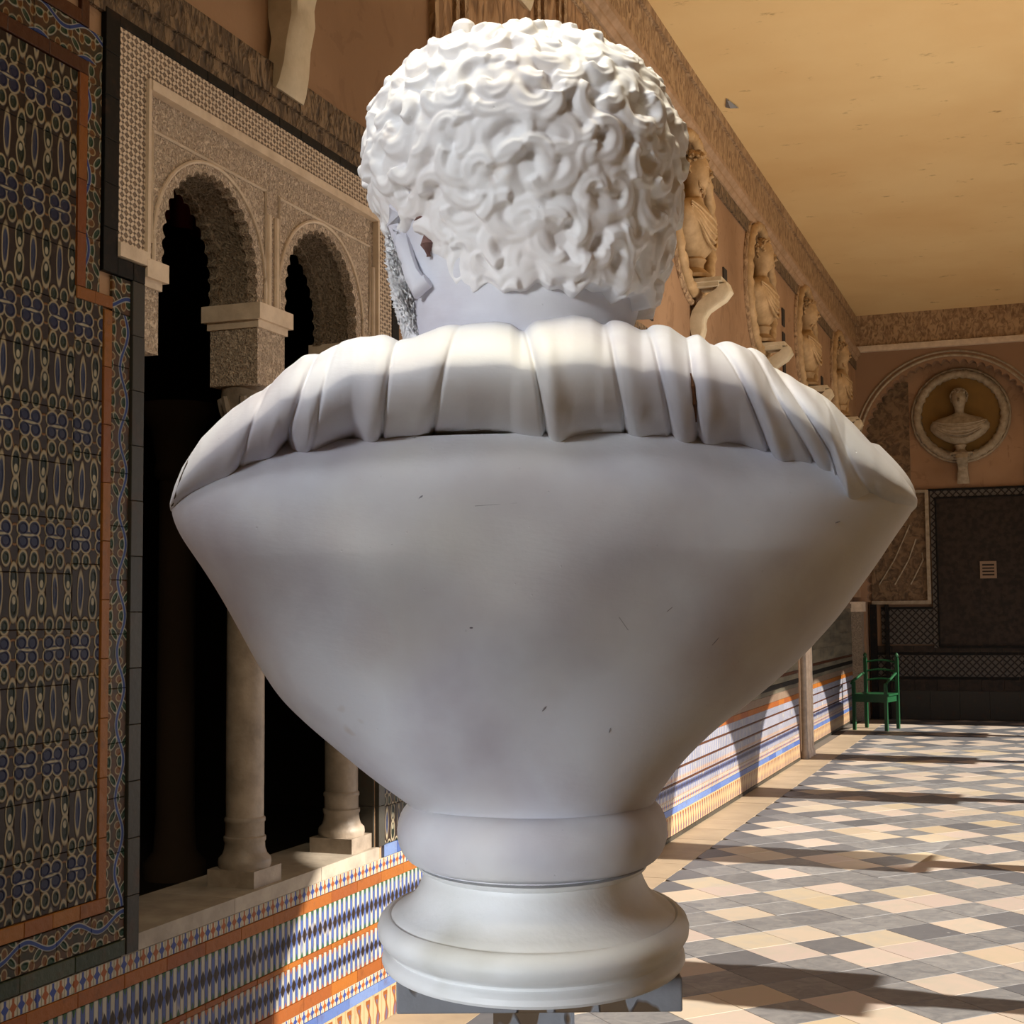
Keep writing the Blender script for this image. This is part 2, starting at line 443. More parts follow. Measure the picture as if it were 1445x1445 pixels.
# marble tiles laid diagonally
O = np.array([-1.513, 6.75]); TA = np.array([.186, .208])*1.0; TB = np.array([.184, -.183]); 
def corner(i, j): return O+i*TA+j*TB
def tile_shape(p, q, r, s, gap=.0016, z=0.0, drop=.02):
    c = (p+q+r+s)/4; out = []
    P = [p, q, r, s]
    top = [c+(x-c)*(1-.010-.003) for x in P]; mid = [c+(x-c)*(1-.010) for x in P]
    vs = [(*x, z) for x in top]+[(*x, z-.001) for x in mid]+[(*x, z-drop) for x in mid]
    fs = [(0, 1, 2, 3)]+[(k, 4+k, 4+(k+1) % 4, (k+1) % 4) for k in range(4)]+[(4+k, 8+k, 8+(k+1) % 4, 4+(k+1) % 4) for k in range(4)]
    return vs, fs
def is_light(i, j):
    ci, cj = round((i-1)/3), round((j-1)/3); di, dj = i-1-3*ci, j-1-3*cj
    if (ci+cj) % 2 == 0: return (di, dj) not in ((0, 0), (1, -1), (-1, 1))
    return di == 0 and dj == 0
vs, fs = tile_shape(np.zeros(2), TA, TA+TB, TB); ctr = (TA+TB)/2
tmesh = {}
for k, nm in ((True, 'tile_light'), (False, 'tile_grey')):
    tmesh[k] = MB().add([(x-ctr[0], y-ctr[1], z) for x, y, z in vs], fs).mesh('stone_tile_'+nm); tmesh[k].materials.append(M[nm])
def to_px(P):
    d = np.array(P, float)-[0, 0, CAM_H]; zc = d@FW
    if zc < .2: return None
    return 722.5+2000*(d@RR)/zc, 722.5-2000*(d@UU)/zc, zc
cells = []
BX = -2.10
for i in range(-60, 90):
    for j in range(-90, 60):
        c = corner(i, j)+ctr
        if BX+.125 < c[0] < RX-.05 and -1.5 < c[1] < FY+.2:
            cells.append((i, j, c))
        elif BX-.12 < c[0] <= BX+.125 and -1.5 < c[1] < FY+.2: cells.append((i, j, c))
def clip_x(poly, x0):
    out = []
    for a, b in zip(poly, poly[1:]+poly[:1]):
        if a[0] >= x0: out.append(a)
        if (a[0] >= x0) != (b[0] >= x0):
            t = (x0-a[0])/(b[0]-a[0]); out.append(a+(b-a)*t)
    return out
vis = []
for i, j, c in cells:
    p = to_px((c[0], c[1], 0))
    inside = p is not None and -30 < p[0] < 1475 and p[1] < 1475 and c[0] > BX+.125
    hidden = p is not None and 575 < p[0] < 915 and p[1] < 1400
    vis.append((p[2] if (inside and not hidden) else 1e9, i, j, c))
vis.sort(key=lambda t: t[0])
rest = MB()
for n_, (d, i, j, c) in enumerate(vis):
    lt = is_light(i, j)
    if d < 1e8 and n_ < 300:
        o = link('stone_tile', tmesh[lt], None, fl); o.location = (c[0], c[1], random.uniform(-.0006, .0006))
    else:
        P = [corner(i, j), corner(i, j)+TA, corner(i, j)+TA+TB, corner(i, j)+TB]; g = sum(P)/4
        P = clip_x([g+(x-g)*.984 for x in P], BX+.002)
        if len(P) < 3: continue
        n = len(P); rest.add([(*x, 0) for x in P]+[(*x, -.008) for x in P], [tuple(range(n))]+[(k, n+k, n+(k+1) % n, (k+1) % n) for k in range(n)], 0 if lt else 1)
props(rest.build('stone_tile', [M['tile_light'], M['tile_grey']], fl), kind='stuff')
bs = MB().box(-.158, .158, -.238, .238, -.02, 0).mesh('border_slab'); bs.materials.append(M['border_slab'])
y = -1.2
while y < FY:
    o = link('border_slab', bs, None, fl); o.location = (-2.26, y, random.uniform(-.0008, .0002)); y += .48

cl = MB(); cl.grid([[(x, yy, zz) for yy, zz in ((-3.2, CZ), (10, CZ), (FY+.3, 5.75), (FY+.3, 6.2), (-3.2, 6.2))] for x in (W-.4, RX+.4)], closed_v=True)
cl.f += [tuple(range(5)), tuple(range(5, 10))]; cl.mi += [0, 0]
props(cl.build('ceiling', M['ceiling']), kind='structure')

# left wall body, with the window opening
wb = MB()
T = .19
wb.box(W-T, W, -3.0, WIN0, 0, CZ+.1); wb.box(W-T, W, WIN1, 5.56, 0, CZ+.1); wb.box(W-T, W, WIN0, WIN1, 0, SILL-.05); wb.box(W-T, W, WIN0, WIN1, WTOP+.12, CZ+.1)
wb.box(W-T, W, 5.56, 9.0, 0, CZ+.1)
wb.box(W-T, W, 9.0, 15.1, 0, 3.80); wb.box(W-T, W, 9.0, FY, 5.14, CZ+.12)
wb.box(W-T, W-.0, 15.1, FY, 1.72, 3.80); wb.box(W-.5, W-.12, 15.1, FY, 0, 1.8)
for a, b in ((9.0, 9.68), (11.12, 12.43), (13.87, 15.18), (16.62, 17.93), (19.37, FY)): wb.box(W-T, W, a, b, 3.80, 5.14)
wall_left = props(wb.build('wall_left', M['wall_up']), kind='structure')

def round_pts(cy, cz, r, n=64): return [(cy+r*math.cos(2*PI*k/n+PI), cz+r*math.sin(2*PI*k/n+PI)) for k in range(n)]
def rect_proj(p, c, y0, y1, z0, z1):
    dy, dz = p[0]-c[0], p[1]-c[1]
    t = min(((y1 if dy > 0 else y0)-c[0])/dy if abs(dy) > 1e-9 else 1e9, ((z1 if dz > 0 else z0)-c[1])/dz if abs(dz) > 1e-9 else 1e9)
    return (c[0]+dy*t, c[1]+dz*t)
def plate(mb, inner, outer, f, c0, c1, closed=False, mi=0):
    """quad ring between inner and outer outlines, front at c1 and back at c0; f maps (a,b,c) to space"""
    L = [[f(*p, c1) for p in outer], [f(*p, c1) for p in inner], [f(*p, c0) for p in inner], [f(*p, c0) for p in outer]]
    G = [[L[k][i] for k in range(4)] for i in range(len(inner))]
    b = len(mb.v); mb.grid(G, closed_u=closed, closed_v=True, mi=mi)
    if not closed:
        mb.f += [(b, b+1, b+2, b+3), tuple(b+(len(inner)-1)*4+k for k in range(4))]; mb.mi += [mi, mi]
def snap_corners(outer, y0, y1, z0, z1):
    for cy_, cz_ in ((y0, z0), (y0, z1), (y1, z0), (y1, z1)):
        k = min(range(len(outer)), key=lambda i: (outer[i][0]-cy_)**2+(outer[i][1]-cz_)**2)
        if (outer[k][0]-cy_)**2+(outer[k][1]-cz_)**2 < .02: outer[k] = (cy_, cz_)
    return outer
LW = lambda a, b, c: (W+c, a, b)
RC = [10.40, 13.15, 15.90, 18.65]; RZ = 4.55
for ry in RC:
    mb = MB(); ip = round_pts(ry, RZ, .56); op = snap_corners([rect_proj(p, (ry, RZ), ry-.72, ry+.72, 3.80, 5.14) for p in ip], ry-.72, ry+.72, 3.80, 5.14)
    plate(mb, ip, op, LW, -.02, 0, True); mb.build('wall_panel', M['wall_up'], wall_left)

def ring(mb, f, cy, cz, r, rad, c=.0, n=72, k=10, twist=0):
    G = []
    for i in range(n):
        a = 2*PI*i/n; row = []
        for j in range(k):
            b = 2*PI*j/k; q = rad*(1+(.22*math.cos(a*twist+b*2) if twist else 0)); rr = r+q*math.cos(b)
            row.append(f(cy+rr*math.cos(a), cz+rr*math.sin(a), c+q*math.sin(b)))
        G.append(row)
    mb.grid(G, closed_u=True, closed_v=True)
def bowl(mb, f, cy, cz, r, depth, n=48):
    G = [[f(cy+r*math.sin(t)*math.cos(2*PI*i/n), cz+r*math.sin(t)*math.sin(2*PI*i/n), -depth*math.cos(t)) for i in range(n)] for t in [PI/2*k/8 for k in range(9)]]
    mb.grid(G, closed_v=True)
def small_bust(name, f, cy, cz, s, matk, label, group=None, turn=0.0, c0=0.0, hairy=False, tone=None):
    """little marble bust facing out of the wall: socle, draped chest, head with face and hair"""
    t = empty(name, f(cy, cz-.02*s, c0)); props(t, label, 'bust', group)
    inv = t.location
    def F(a, b, c):
        p = f(cy+a, cz+b, c0+c); return (p[0]-inv[0], p[1]-inv[1], p[2]-inv[2])
    def sweep(rows, n=28):       # rows: b, a-centre, c-centre, half-width, half-depth, power
        G = []
        for b, ac, cc, hw, hd, p in rows:
            G.append([F(ac+hw*np.sign(math.cos(q))*abs(math.cos(q))**p, b, cc+hd*np.sign(math.sin(q))*abs(math.sin(q))**p) for q in [2*PI*k/n for k in range(n)]])
        mb = MB(); b0 = 0; mb.grid(G, closed_v=True); mb.f += [tuple(range(n)), tuple(len(mb.v)-n+k for k in range(n))]; mb.mi += [0, 0]; return mb
    sweep([(b*s, 0, 0, r*s, r*s, 1) for b, r in ((0, .14), (.03, .145), (.05, .12), (.09, .075), (.13, .08), (.16, .10), (.18, .085))]).build('socle', M[matk], t, True)
    ch = [(.17, .06, .05), (.22, .20, .09), (.28, .31, .12), (.35, .40, .15), (.43, .465, .165), (.50, .47, .16), (.56, .43, .14), (.61, .33, .11), (.65, .18, .085), (.69, .085, .08)]
    o = sweep([(b*s, 0, .0, a*s, d*s, .85) for b, a, d in ch], 40).build('chest', M[matk], t, True)
    dr = MB()
    for k in range(5):
        pts = []
        for q in range(9):
            u = q/8; a = (-.42+.84*u); b = .60-.26*math.sin(PI*u)*(0.35+.16*k)-.02*k-.08*abs(u-.5); cdep = .165*math.sqrt(max(.02, 1-(a/.49)**2))
            pts.append(F(a*s, b*s, (cdep-.005)*s))
        dr.tube(pts, [.008*s]+[.014*s]*7+[.008*s], 6)
    dr.build('drapery', M[matk], t, True)
    hd = sweep([(b*s, 0, c*s, a*s, d*s, .95) for b, c, a, d in ((.66, -.01, .075, .075), (.74, 0, .07, .07), (.78, .02, .08, .09), (.83, .03, .095, .115), (.90, .02, .115, .125), (.97, .01, .118, .13), (1.03, 0, .105, .12), (1.08, -.01, .07, .085), (1.10, -.01, .02, .03))], 24)
    hd.tube([F(0, .93*s, .135*s), F(0, .90*s, .16*s), F(0, .87*s, .165*s), F(0, .855*s, .14*s)], [.012*s, .018*s, .022*s, .014*s], 8)
    for q in (-1, 1):
        hd.tube([F(q*.015*s, .945*s, .135*s), F(q*.045*s, .95*s, .13*s), F(q*.075*s, .94*s, .10*s)], .010*s, 6)
        hd.tube([F(q*.112*s, .95*s, 0), F(q*.125*s, .92*s, -.005*s), F(q*.115*s, .88*s, .005*s)], .014*s, 6)
    hd.tube([F(-.035*s, .825*s, .125*s), F(0, .82*s, .14*s), F(.035*s, .825*s, .125*s)], .009*s, 6)
    hd.build('head', M[matk], t, True)
    hb = MB()
    for k in range(150):
        q = random.uniform(0, 2*PI); e = random.uniform(-.1, 1.0); b = .96+.13*math.sin(e*PI/2); rr = .125*math.cos(e*PI/2*.95)+.01
        cc = rr*math.sin(q)
        if cc > .07 and b < 1.01: continue
        p = Vector(F(rr*math.cos(q)*s, b*s, (cc)*s)); d = random.uniform(0, 6)
        hb.tube([p+Vector((0, math.cos(d), math.sin(d)))*.02*s, p+Vector((.004, 0, 0))*s, p-Vector((0, math.sin(d), -math.cos(d)))*.018*s], [.012*s, .018*s, .010*s], 6)
    if hairy:
        for k in range(26):
            q = random.uniform(-1, 1); p = Vector(F(q*.075*s, random.uniform(.74, .85)*s, (.10-.03*abs(q))*s)); hb.tube([p, p-Vector((0, 0, .03*s))], [.016*s, .006*s], 6)
    hb.build('hair', M[matk], t, True)
    return t
def console(f, cy, ztop, zbot, out, width, matk, label, group=None):
    t = empty('console', f(cy, zbot, 0)); props(t, label, 'console', group); L = t.location
    H = ztop-zbot
    # S curve: (c, b)
    cv = [(.015, 0), (.05, .03), (.10, .12), (.13, .24), (.13, .36), (.12, .46), (.18, .56), (.34, .66), (.62, .74), (.86, .80), (.98, .86), (.96, .93)]
    G = []
    for i, (c, b) in enumerate(cv):
        a0, a1 = cv[max(i-1, 0)], cv[min(i+1, len(cv)-1)]
        tx, tz = (a1[0]-a0[0])*out, (a1[1]-a0[1])*H; l = math.hypot(tx, tz); nx, nz = tz/l, -tx/l
        th = (.030 if i < len(cv)-1 else .02)*(1+.5*(b > .3))
        wd = width*(.5-.10*math.sin(PI*b))
        row = []
        for a, tt in ((-wd, th), (-wd*.8, th*1.35), (wd*.8, th*1.35), (wd, th), (wd, -th), (-wd, -th)):
            p = f(cy+a, zbot+b*H+nz*tt, c*out+nx*tt+.012); row.append((p[0]-L[0], p[1]-L[1], p[2]-L[2]))
        G.append(row)
    mb = MB(); mb.grid(G, closed_v=True); mb.f += [tuple(range(6)), tuple(len(mb.v)-6+k for k in range(6))]; mb.mi += [0, 0]
    mb.build('scroll', M[matk], t, True)
    mb = MB()
    for z0, z1, g in ((ztop-.06, ztop-.03, .0), (ztop-.03, ztop, .03)):
        P = [f(cy+s*(width/2+.03+g), z, c) for s in (-1, 1) for z in (z0, z1) for c in (0, out*.92+g)]
        P = [(p[0]-L[0], p[1]-L[1], p[2]-L[2]) for p in P]
        mb.add(P, [(0, 1, 3, 2), (4, 6, 7, 5), (0, 4, 5, 1), (2, 3, 7, 6), (0, 2, 6, 4), (1, 5, 7, 3)])
    mb.build('shelf', M[matk], t)
    return t
order = ['nearest the big bust', 'second along the left wall', 'third along the left wall', 'farthest along the left wall']
for k, ry in enumerate(RC):
    t = empty('roundel_niche', (W, ry, RZ), parent=wall_left)
    f = lambda a, b, c: (c, a, b)
    mb = MB(); ring(mb, f, 0, 0, .60, .045, .03, twist=26); mb.build('cable_moulding', M['statue_w'], t, True)
    mb = MB(); ring(mb, f, 0, 0, .68, .025, .01); mb.build('outer_moulding', M['frieze'], t, True)
    mb = MB(); bowl(mb, f, 0, 0, .57, .17); mb.build('recess', M['niche'], t, True)
    small_bust('wall_bust', LW, ry, RZ-.50, .90, 'statue_w', ['weathered marble bust partly hidden beside the big bust\'s curls', 'warm marble bust in the second round niche of the left wall', 'pale draped bust in the third round niche of the left wall', 'small bust in the farthest round niche of the left wall'][k], 'busts in the left wall niches', c0=.03, hairy=(k != 1))
    console(LW, ry, 4.03, 3.46, .25, .15, 'bracket', 'white scrolled console under the round niche '+order[k], 'consoles on the left wall')
console(LW, 4.21, 4.02, 3.345, .27, .19, 'bracket', 'large white scrolled console above the double arched window', 'consoles on the left wall')
console(LW, 6.62, 5.0, 4.66, .20, .16, 'bracket', 'pinkish console tail at the top edge above the curls', 'consoles on the left wall')
# dark slots between the niches
for yy, zz, h in ((11.62, 4.30, .32), (14.50, 4.22, .5), (9.15, 3.62, .22), (17.2, 4.25, .3)):
    mb = MB()
    for q in range(2 if h < .4 else 3): mb.box(W, W+.012, yy-.07, yy+.07, zz+q*h/2-h/2, zz+q*h/2-h/2+h*.36)
    props(mb.build('wall_slot', M['iron']), {4.30: 'dark double slot in the plaster beside the first round niche', 4.22: 'stack of three dark square ornaments between the middle niches', 3.62: 'low dark slot in the plaster near the bust\'s shoulder', 4.25: 'dark double slot near the far end of the left wall'}[zz], 'slot', 'dark slots between niches')

# upper mouldings
def tri(n, mb, mt, lab=None): return props(mb.build(n, mt), kind='structure')
tri('trim_1', MB().box(W, W+.05, -2, FY, 5.60, CZ+.06).box(W, W+.025, -2, FY, 5.25, 5.60), M['frieze'])
g = MB()
g.grid([[(W+c, yy, z) for c, z in ((0, 5.10), (.03, 5.11), (.05, 5.14), (.05, 5.16), (.085, 5.19), (.085, 5.23), (.04, 5.25), (0, 5.25))] for yy in (-2, FY)], closed_v=False)
tri('trim_2', g, M['ledge'])
tri('trim_3', MB().box(W, W+.02, 9.0, FY, 4.98, 5.10), M['frieze_dark'])
# dark carved frieze above the window
tri('trim_4', MB().box(W, W+.03, -2, 9.0, 3.31, 3.42).box(W, W+.015, -2, 9.0, 3.24, 3.31), M['frieze_dark'])
# tall carved arabesque panels
def panel(y0, y1, z0, z1, mt, fr=.05, d=.03, name='carved_panel'):
    mb = MB().box(W, W+.012, y0+fr, y1-fr, z0+fr, z1-fr); mb.build(name, M[mt], wall_left)
    mb = MB().box(W, W+d, y0, y0+fr, z0, z1).box(W, W+d, y1-fr, y1, z0, z1).box(W, W+d, y0+fr, y1-fr, z0, z0+fr).box(W, W+d, y0+fr, y1-fr, z1-fr, z1)
    mb.build('panel_frame', M['frieze'], wall_left)
panel(5.50, 5.78, 3.5, 5.08, 'frieze_tall', .04)
panel(5.84, 6.9, 3.5, 5.08, 'frieze_tall', .05); panel(6.96, 7.25, 3.5, 5.08, 'frieze_tall', .04); panel(7.3, 9.0, 3.5, 5.08, 'frieze_tall', .05)

# ---------------------------------------------------------------- window with two lobed arches
LZ = lambda: None
win = props(empty('window_1', (W, (WIN0+WIN1)/2, SILL)), kind='structure')
wl = Vector(win.location)
def WV(a, b, c): return (c, a-wl.y, b-wl.z)
ARCH = [(3.795, 'l'), (4.525, 'r')]; AR = .275; SPR = 2.58; STILT = .075
def arch_pts(cy, r, lobes, amp, n=180, z0=SPR):
    P = []
    for k in range(7): P.append((cy-r, z0+STILT*k/7))
    for k in range(n+1):
        a = PI-PI*k/n; rr = r; P.append((cy+rr*math.cos(a), z0+STILT+(rr*1.04)*math.sin(a)))
    for k in range(7): P.append((cy+r, z0+STILT*(6-k)/7))
    if lobes:
        L = [0]
        for a, b in zip(P, P[1:]): L.append(L[-1]+math.hypot(a[0]-b[0], a[1]-b[1]))
        Q = []
        for i, p in enumerate(P):
            s = abs(math.sin(PI*lobes*L[i]/L[-1])); t = 1-s**.7
            d = (cy-p[0], (z0+STILT*.6)-p[1]); l = math.hypot(*d) or 1
            Q.append((p[0]+d[0]/l*amp*t, p[1]+d[1]/l*amp*t*.8))
        P = Q
    return P
TOPA = 3.085
bounds = [(WIN0, 4.16), (4.16, WIN1)]
for (cy, _), (y0, y1) in zip(ARCH, bounds):
    P = arch_pts(cy, AR, 21, .020)
    def outer_of(P):
        out = []
        for p in P:
            if p[1] <= SPR+STILT: out.append((y0 if p[0] < cy else y1, p[1]))
            else: out.append(rect_proj(p, (cy, SPR+STILT), y0, y1, SPR, TOPA))
        out[0] = (y0, SPR); out[-1] = (y1, SPR)
        return snap_corners(out, y0, y1, SPR+9, TOPA) if False else [min(((y0, TOPA), (y1, TOPA), o_), key=lambda q: (q[0]-o_[0])**2+(q[1]-o_[1])**2-(1e-4 if q is not o_ else -1e-4)) if (abs(o_[0]-y0) < .006 or abs(o_[0]-y1) < .006) and abs(o_[1]-TOPA) < .006 else o_ for o_ in out]
    mb = MB(); plate(mb, P, outer_of(P), WV, -.035, .002); mb.build('arch_spandrel', M['stucco'], win)
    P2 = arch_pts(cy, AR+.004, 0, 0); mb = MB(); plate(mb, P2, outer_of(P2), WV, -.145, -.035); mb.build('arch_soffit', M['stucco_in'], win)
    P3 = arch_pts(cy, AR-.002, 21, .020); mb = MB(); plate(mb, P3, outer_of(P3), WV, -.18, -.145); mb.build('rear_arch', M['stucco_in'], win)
    # raised band round the arch
    mb = MB(); rr = AR+.045
    pts = [(cy-rr, SPR+.0), (cy-rr, SPR+STILT)]+[(cy+rr*math.cos(PI-PI*k/40), SPR+STILT+rr*.98*math.sin(PI-PI*k/40)) for k in range(41)]+[(cy+rr, SPR+STILT), (cy+rr, SPR)]
    pts = [p for p in pts if y0+.01 < p[0] < y1-.01 or True]
    mb.tube([WV(max(y0+.012, min(y1-.012, a)), b, .005) for a, b in pts], .0065, 6); mb.build('arch_moulding', M['stucco_plain'], win, True)
    mb = MB(); zt = TOPA-.105
    mb.tube([WV(y0+.045, SPR+.06, .004), WV(y0+.045, zt, .004), WV(y1-.045, zt, .004), WV(y1-.045, SPR+.06, .004)], .006, 4); mb.build('panel_moulding', M['stucco_plain'], win)
# slender shafts between arches
for a in (4.135, 4.185, WIN1-.02):
    mb = MB(); mb.tube([WV(a, SPR, .006), WV(a, 2.90, .006)], .010, 8); mb.build('colonnette', M['stucco_plain'], win, True)
mb = MB().box(*[0, .0, 0, 0, 0, 0]) if False else MB()
# outer lattice frame and its inner ledge
FL0, FL1, FT = 3.29, 5.08, 3.222
def wbox(mb, y0, y1, z0, z1, c0, c1): return mb.box(c0, c1, y0-wl.y, y1-wl.y, z0-wl.z, z1-wl.z)
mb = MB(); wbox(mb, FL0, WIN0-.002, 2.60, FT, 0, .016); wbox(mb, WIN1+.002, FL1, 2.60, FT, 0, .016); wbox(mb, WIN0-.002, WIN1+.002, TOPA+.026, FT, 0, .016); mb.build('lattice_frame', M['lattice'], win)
mb = MB(); wbox(mb, WIN0-.004, WIN0+.010, 2.58, TOPA+.03, 0, .026); wbox(mb, WIN1-.010, WIN1+.004, 2.58, TOPA+.03, 0, .026); wbox(mb, WIN0+.010, WIN1-.010, TOPA, TOPA+.03, 0, .030)
wbox(mb, FL0-.002, WIN0-.004, 2.56, 2.60, 0, .026); wbox(mb, WIN1+.004, FL1+.002, 2.56, 2.60, 0, .026); mb.build('frame_ledge', M['stucco_plain'], win)
# impost blocks, capitals
for k, cy in enumerate((3.43, 4.16, 4.905)):
    hw = .09
    y0, y1 = cy-hw, cy+hw
    if k == 0: y0 = 3.42; y1 = 3.505
    if k == 2: y1 = 4.95; y0 = 4.815
    for nm, z0, z1, g, mt in (('impost_slab', 2.53, 2.585, .022, 'stucco_plain'), ('impost_ledge', 2.505, 2.53, .008, 'stucco_plain'), ('impost_block', 2.315, 2.505, 0, 'stucco')):
        G0, G1 = (0 if k == 0 else g), (0 if k == 2 else g)
        mb = MB(); wbox(mb, y0-G0, y1+G1, z0, z1, -.18-g, .002+g); mb.build(nm, M[mt], win)
# sill
for q in range(12):
    mb = MB(); wbox(mb, WIN1-.012, WIN1, .664+q*.154, .816+q*.154, -.19, -.001); mb.build('tile', M['jamb'], win)
mb = MB(); 
for a, b in ((3.345, 3.93), (3.932, 4.5), (4.502, 4.965)): 
    q = MB(); wbox(q, a, b, .615, .662, -.30, .012); q.build('sill_slab', M['sill'], win)
def window_column(cy, half, label):
    cx = W-.095
    t = empty('marble_column', (cx, cy, .662)); props(t, label, 'column', 'marble columns of the double window')
    mb = MB().box(-.088, .088, -.088, .088, 0, .055); mb.build('plinth', M['marble_col'], t)
    pr = [(.086, .055), (.088, .07), (.086, .085), (.074, .097), (.068, .115), (.066, .135), (.070, .142), (.070, .154), (.0645, .158), (.0645, .20), (.068, .204), (.068, .214), (.063, .22)]
    MB().lathe(pr, n=36).build('base', M['marble_col'], t, True)
    MB().lathe([(.0625, .22), (.0635, .5), (.0625, .9), (.060, 1.30), (.0585, 1.50)], n=36).build('shaft', M['marble_col'], t, True)
    mb = MB(); mb.lathe([(.060, 1.50), (.068, 1.505), (.068, 1.52), (.060, 1.525), (.064, 1.56), (.078, 1.60), (.086, 1.625), (.086, 1.653)], n=36)
    for k in range(8):
        a = 2*PI*k/8+PI/8; mb.tube([(.062*math.cos(a), .062*math.sin(a), 1.53), (.078*math.cos(a), .078*math.sin(a), 1.58), (.090*math.cos(a), .090*math.sin(a), 1.62), (.088*math.cos(a), .088*math.sin(a), 1.60)], [.012, .016, .012, .006], 6)
    mb.build('capital', M['marble_col'], t, True)
window_column(4.165, 0, 'slender marble column between the two lobed arches')
window_column(4.86, 0, 'marble column at the far jamb beside the bust\'s foot')
window_column(3.345, 0, 'half hidden marble column behind the near window jamb')

# ---------------------------------------------------------------- glazed tiles of the left wall
def boxmesh(name, lx, ly, lz, mt, bev=.0015):
    g = bev; X, Yh, Z = lx, ly/2, lz/2
    vs = [(0, -Yh, -Z), (0, Yh, -Z), (0, Yh, Z), (0, -Yh, Z), (X-g, -Yh, -Z), (X-g, Yh, -Z), (X-g, Yh, Z), (X-g, -Yh, Z), (X, -Yh+g, -Z+g), (X, Yh-g, -Z+g), (X, Yh-g, Z-g), (X, -Yh+g, Z-g)]
    fs = [(0, 1, 5, 4), (1, 2, 6, 5), (2, 3, 7, 6), (3, 0, 4, 7), (4, 5, 9, 8), (5, 6, 10, 9), (6, 7, 11, 10), (7, 4, 8, 11), (8, 9, 10, 11)]
    me = MB().add(vs, fs).mesh(name); me.materials.append(mt); return me
_tm = {}
def tile(y0, y1, z0, z1, mk, name='tile', c=0.0, th=.010, gap=.0012, x=None):
    key = (round(y1-y0, 4), round(z1-z0, 4), mk, th)
    if key not in _tm: _tm[key] = boxmesh(name, th, y1-y0-gap, z1-z0-gap, M[mk] if isinstance(mk, str) else mk)
    o = link(name, _tm[key], None, wall_left); o.location = ((W if x is None else x)+c+random.uniform(-.0006, .0006), (y0+y1)/2, (z0+z1)/2); return o
def run_y(y0, y1, L, z0, z1, mk, **k):
    n = max(1, round((y1-y0)/L)); d = (y1-y0)/n
    for i in range(n): tile(y0+i*d, y0+(i+1)*d, z0, z1, mk, **k)
def run_z(z0, z1, L, y0, y1, mk, **k):
    n = max(1, round((z1-z0)/L)); d = (z1-z0)/n
    for i in range(n): tile(y0, y1, z0+i*d, z0+(i+1)*d, mk, **k)
# near panel field
YN = 2.60
for a in range(5):
    for b in range(16):
        y1 = 3.112-a*.105; z0 = .792+b*.145
        tile(y1-.105, y1, z0, min(z0+.145, 3.028), 'arab')
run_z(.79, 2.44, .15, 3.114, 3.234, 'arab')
run_z(.79, 2.40, .165, 3.236, 3.272, 'orange', th=.014)
run_y(3.115, 3.272, .08, 2.405, 2.44, 'orange', th=.014)
run_z(2.44, 3.03, .15, 3.115, 3.152, 'orange', th=.014)
run_y(YN-.1, 3.152, .155, 3.03, 3.07, 'orange_dk', th=.014)
run_y(YN-.1, 3.272, .115, .75, .79, 'orange', th=.014)
run_z(.75, 2.40, .145, 3.274, 3.358, 'scroll_v')
run_z(2.44, 3.16, .145, 3.154, 3.218, 'scroll_v')
run_y(3.274, 3.358, .09, 2.40, 2.503, 'scroll_h')
run_y(YN-.1, 3.218, .145, 3.072, 3.165, 'scroll_h')
run_y(YN-.1, 3.12, .155, 3.165, 3.205, 'orange_dk', th=.014); run_z(3.165, 3.31, .1, 3.12, 3.155, 'orange_dk', th=.014)
run_y(YN-.1, 3.358, .145, .662, .748, 'scroll_h')
run_y(YN-.1, 3.358, .24, .617, .660, 'green', th=.014)
# black strip round the window frame
def black_side(y0, y1, z0, z1): run_z(z0, z1, .13, y0, y1, 'black', th=.018)
black_side(3.222, 3.288, 2.505, 3.256); black_side(5.082, 5.148, 2.505, 3.24)
run_y(3.288, 5.082, .15, 3.224, 3.256, 'black', th=.018)
run_y(3.288, 3.36, .08, 2.505, 2.556, 'black', th=.018); run_y(3.362, 3.418, .06, 2.505, 2.556, 'black', th=.018)
run_y(4.952, 5.082, .065, 2.505, 2.556, 'black', th=.018)
run_z(.617, 2.505, .16, 3.360, 3.418, 'jamb', th=.018); run_z(.662, 2.505, .16, 4.952, 5.005, 'jamb', th=.018)
# right of the window
run_y(5.007, 6.5, .115, .615, .662, 'blue', th=.014)
for a in range(8): run_z(.662, 2.4, .145, 5.007+a*.105, 5.112+a*.105, 'arab')
# dado near the camera
DK[0] = .58
mats_near = dict(cr1=glazed('cross_band_tile', m_cross(.564, .05), .3), cr2=glazed('lower_cross_band_tile', m_cross(.156, .042), .3),
                 d1=glazed('lozenge_mosaic_tile', m_diam(.38, .144, False), .3), d2=glazed('lower_lozenge_mosaic_tile', m_diam(.242, .118, True), .3), ba=glazed('baluster_tile', m_balus(.0, .119), .35))
Y0, Y1 = 2.55, 6.4
run_y(Y0, Y1, .15, .564, .614, mats_near['cr1']); run_y(Y0, Y1, .20, .524, .564, 'brown', th=.013)
run_y(Y0, Y1, .148, .380, .524, mats_near['d1']); run_y(Y0, Y1, .10, .362, .380, 'brown', th=.012)
run_y(Y0, Y1, .148, .242, .362, mats_near['d2']); run_y(Y0, Y1, .20, .198, .242, 'brown', th=.013)
run_y(Y0, Y1, .15, .156, .198, mats_near['cr2']); run_y(Y0, Y1, .24, .119, .156, 'blue', th=.013); run_y(Y0, Y1, .15, .0, .119, mats_near['ba'])
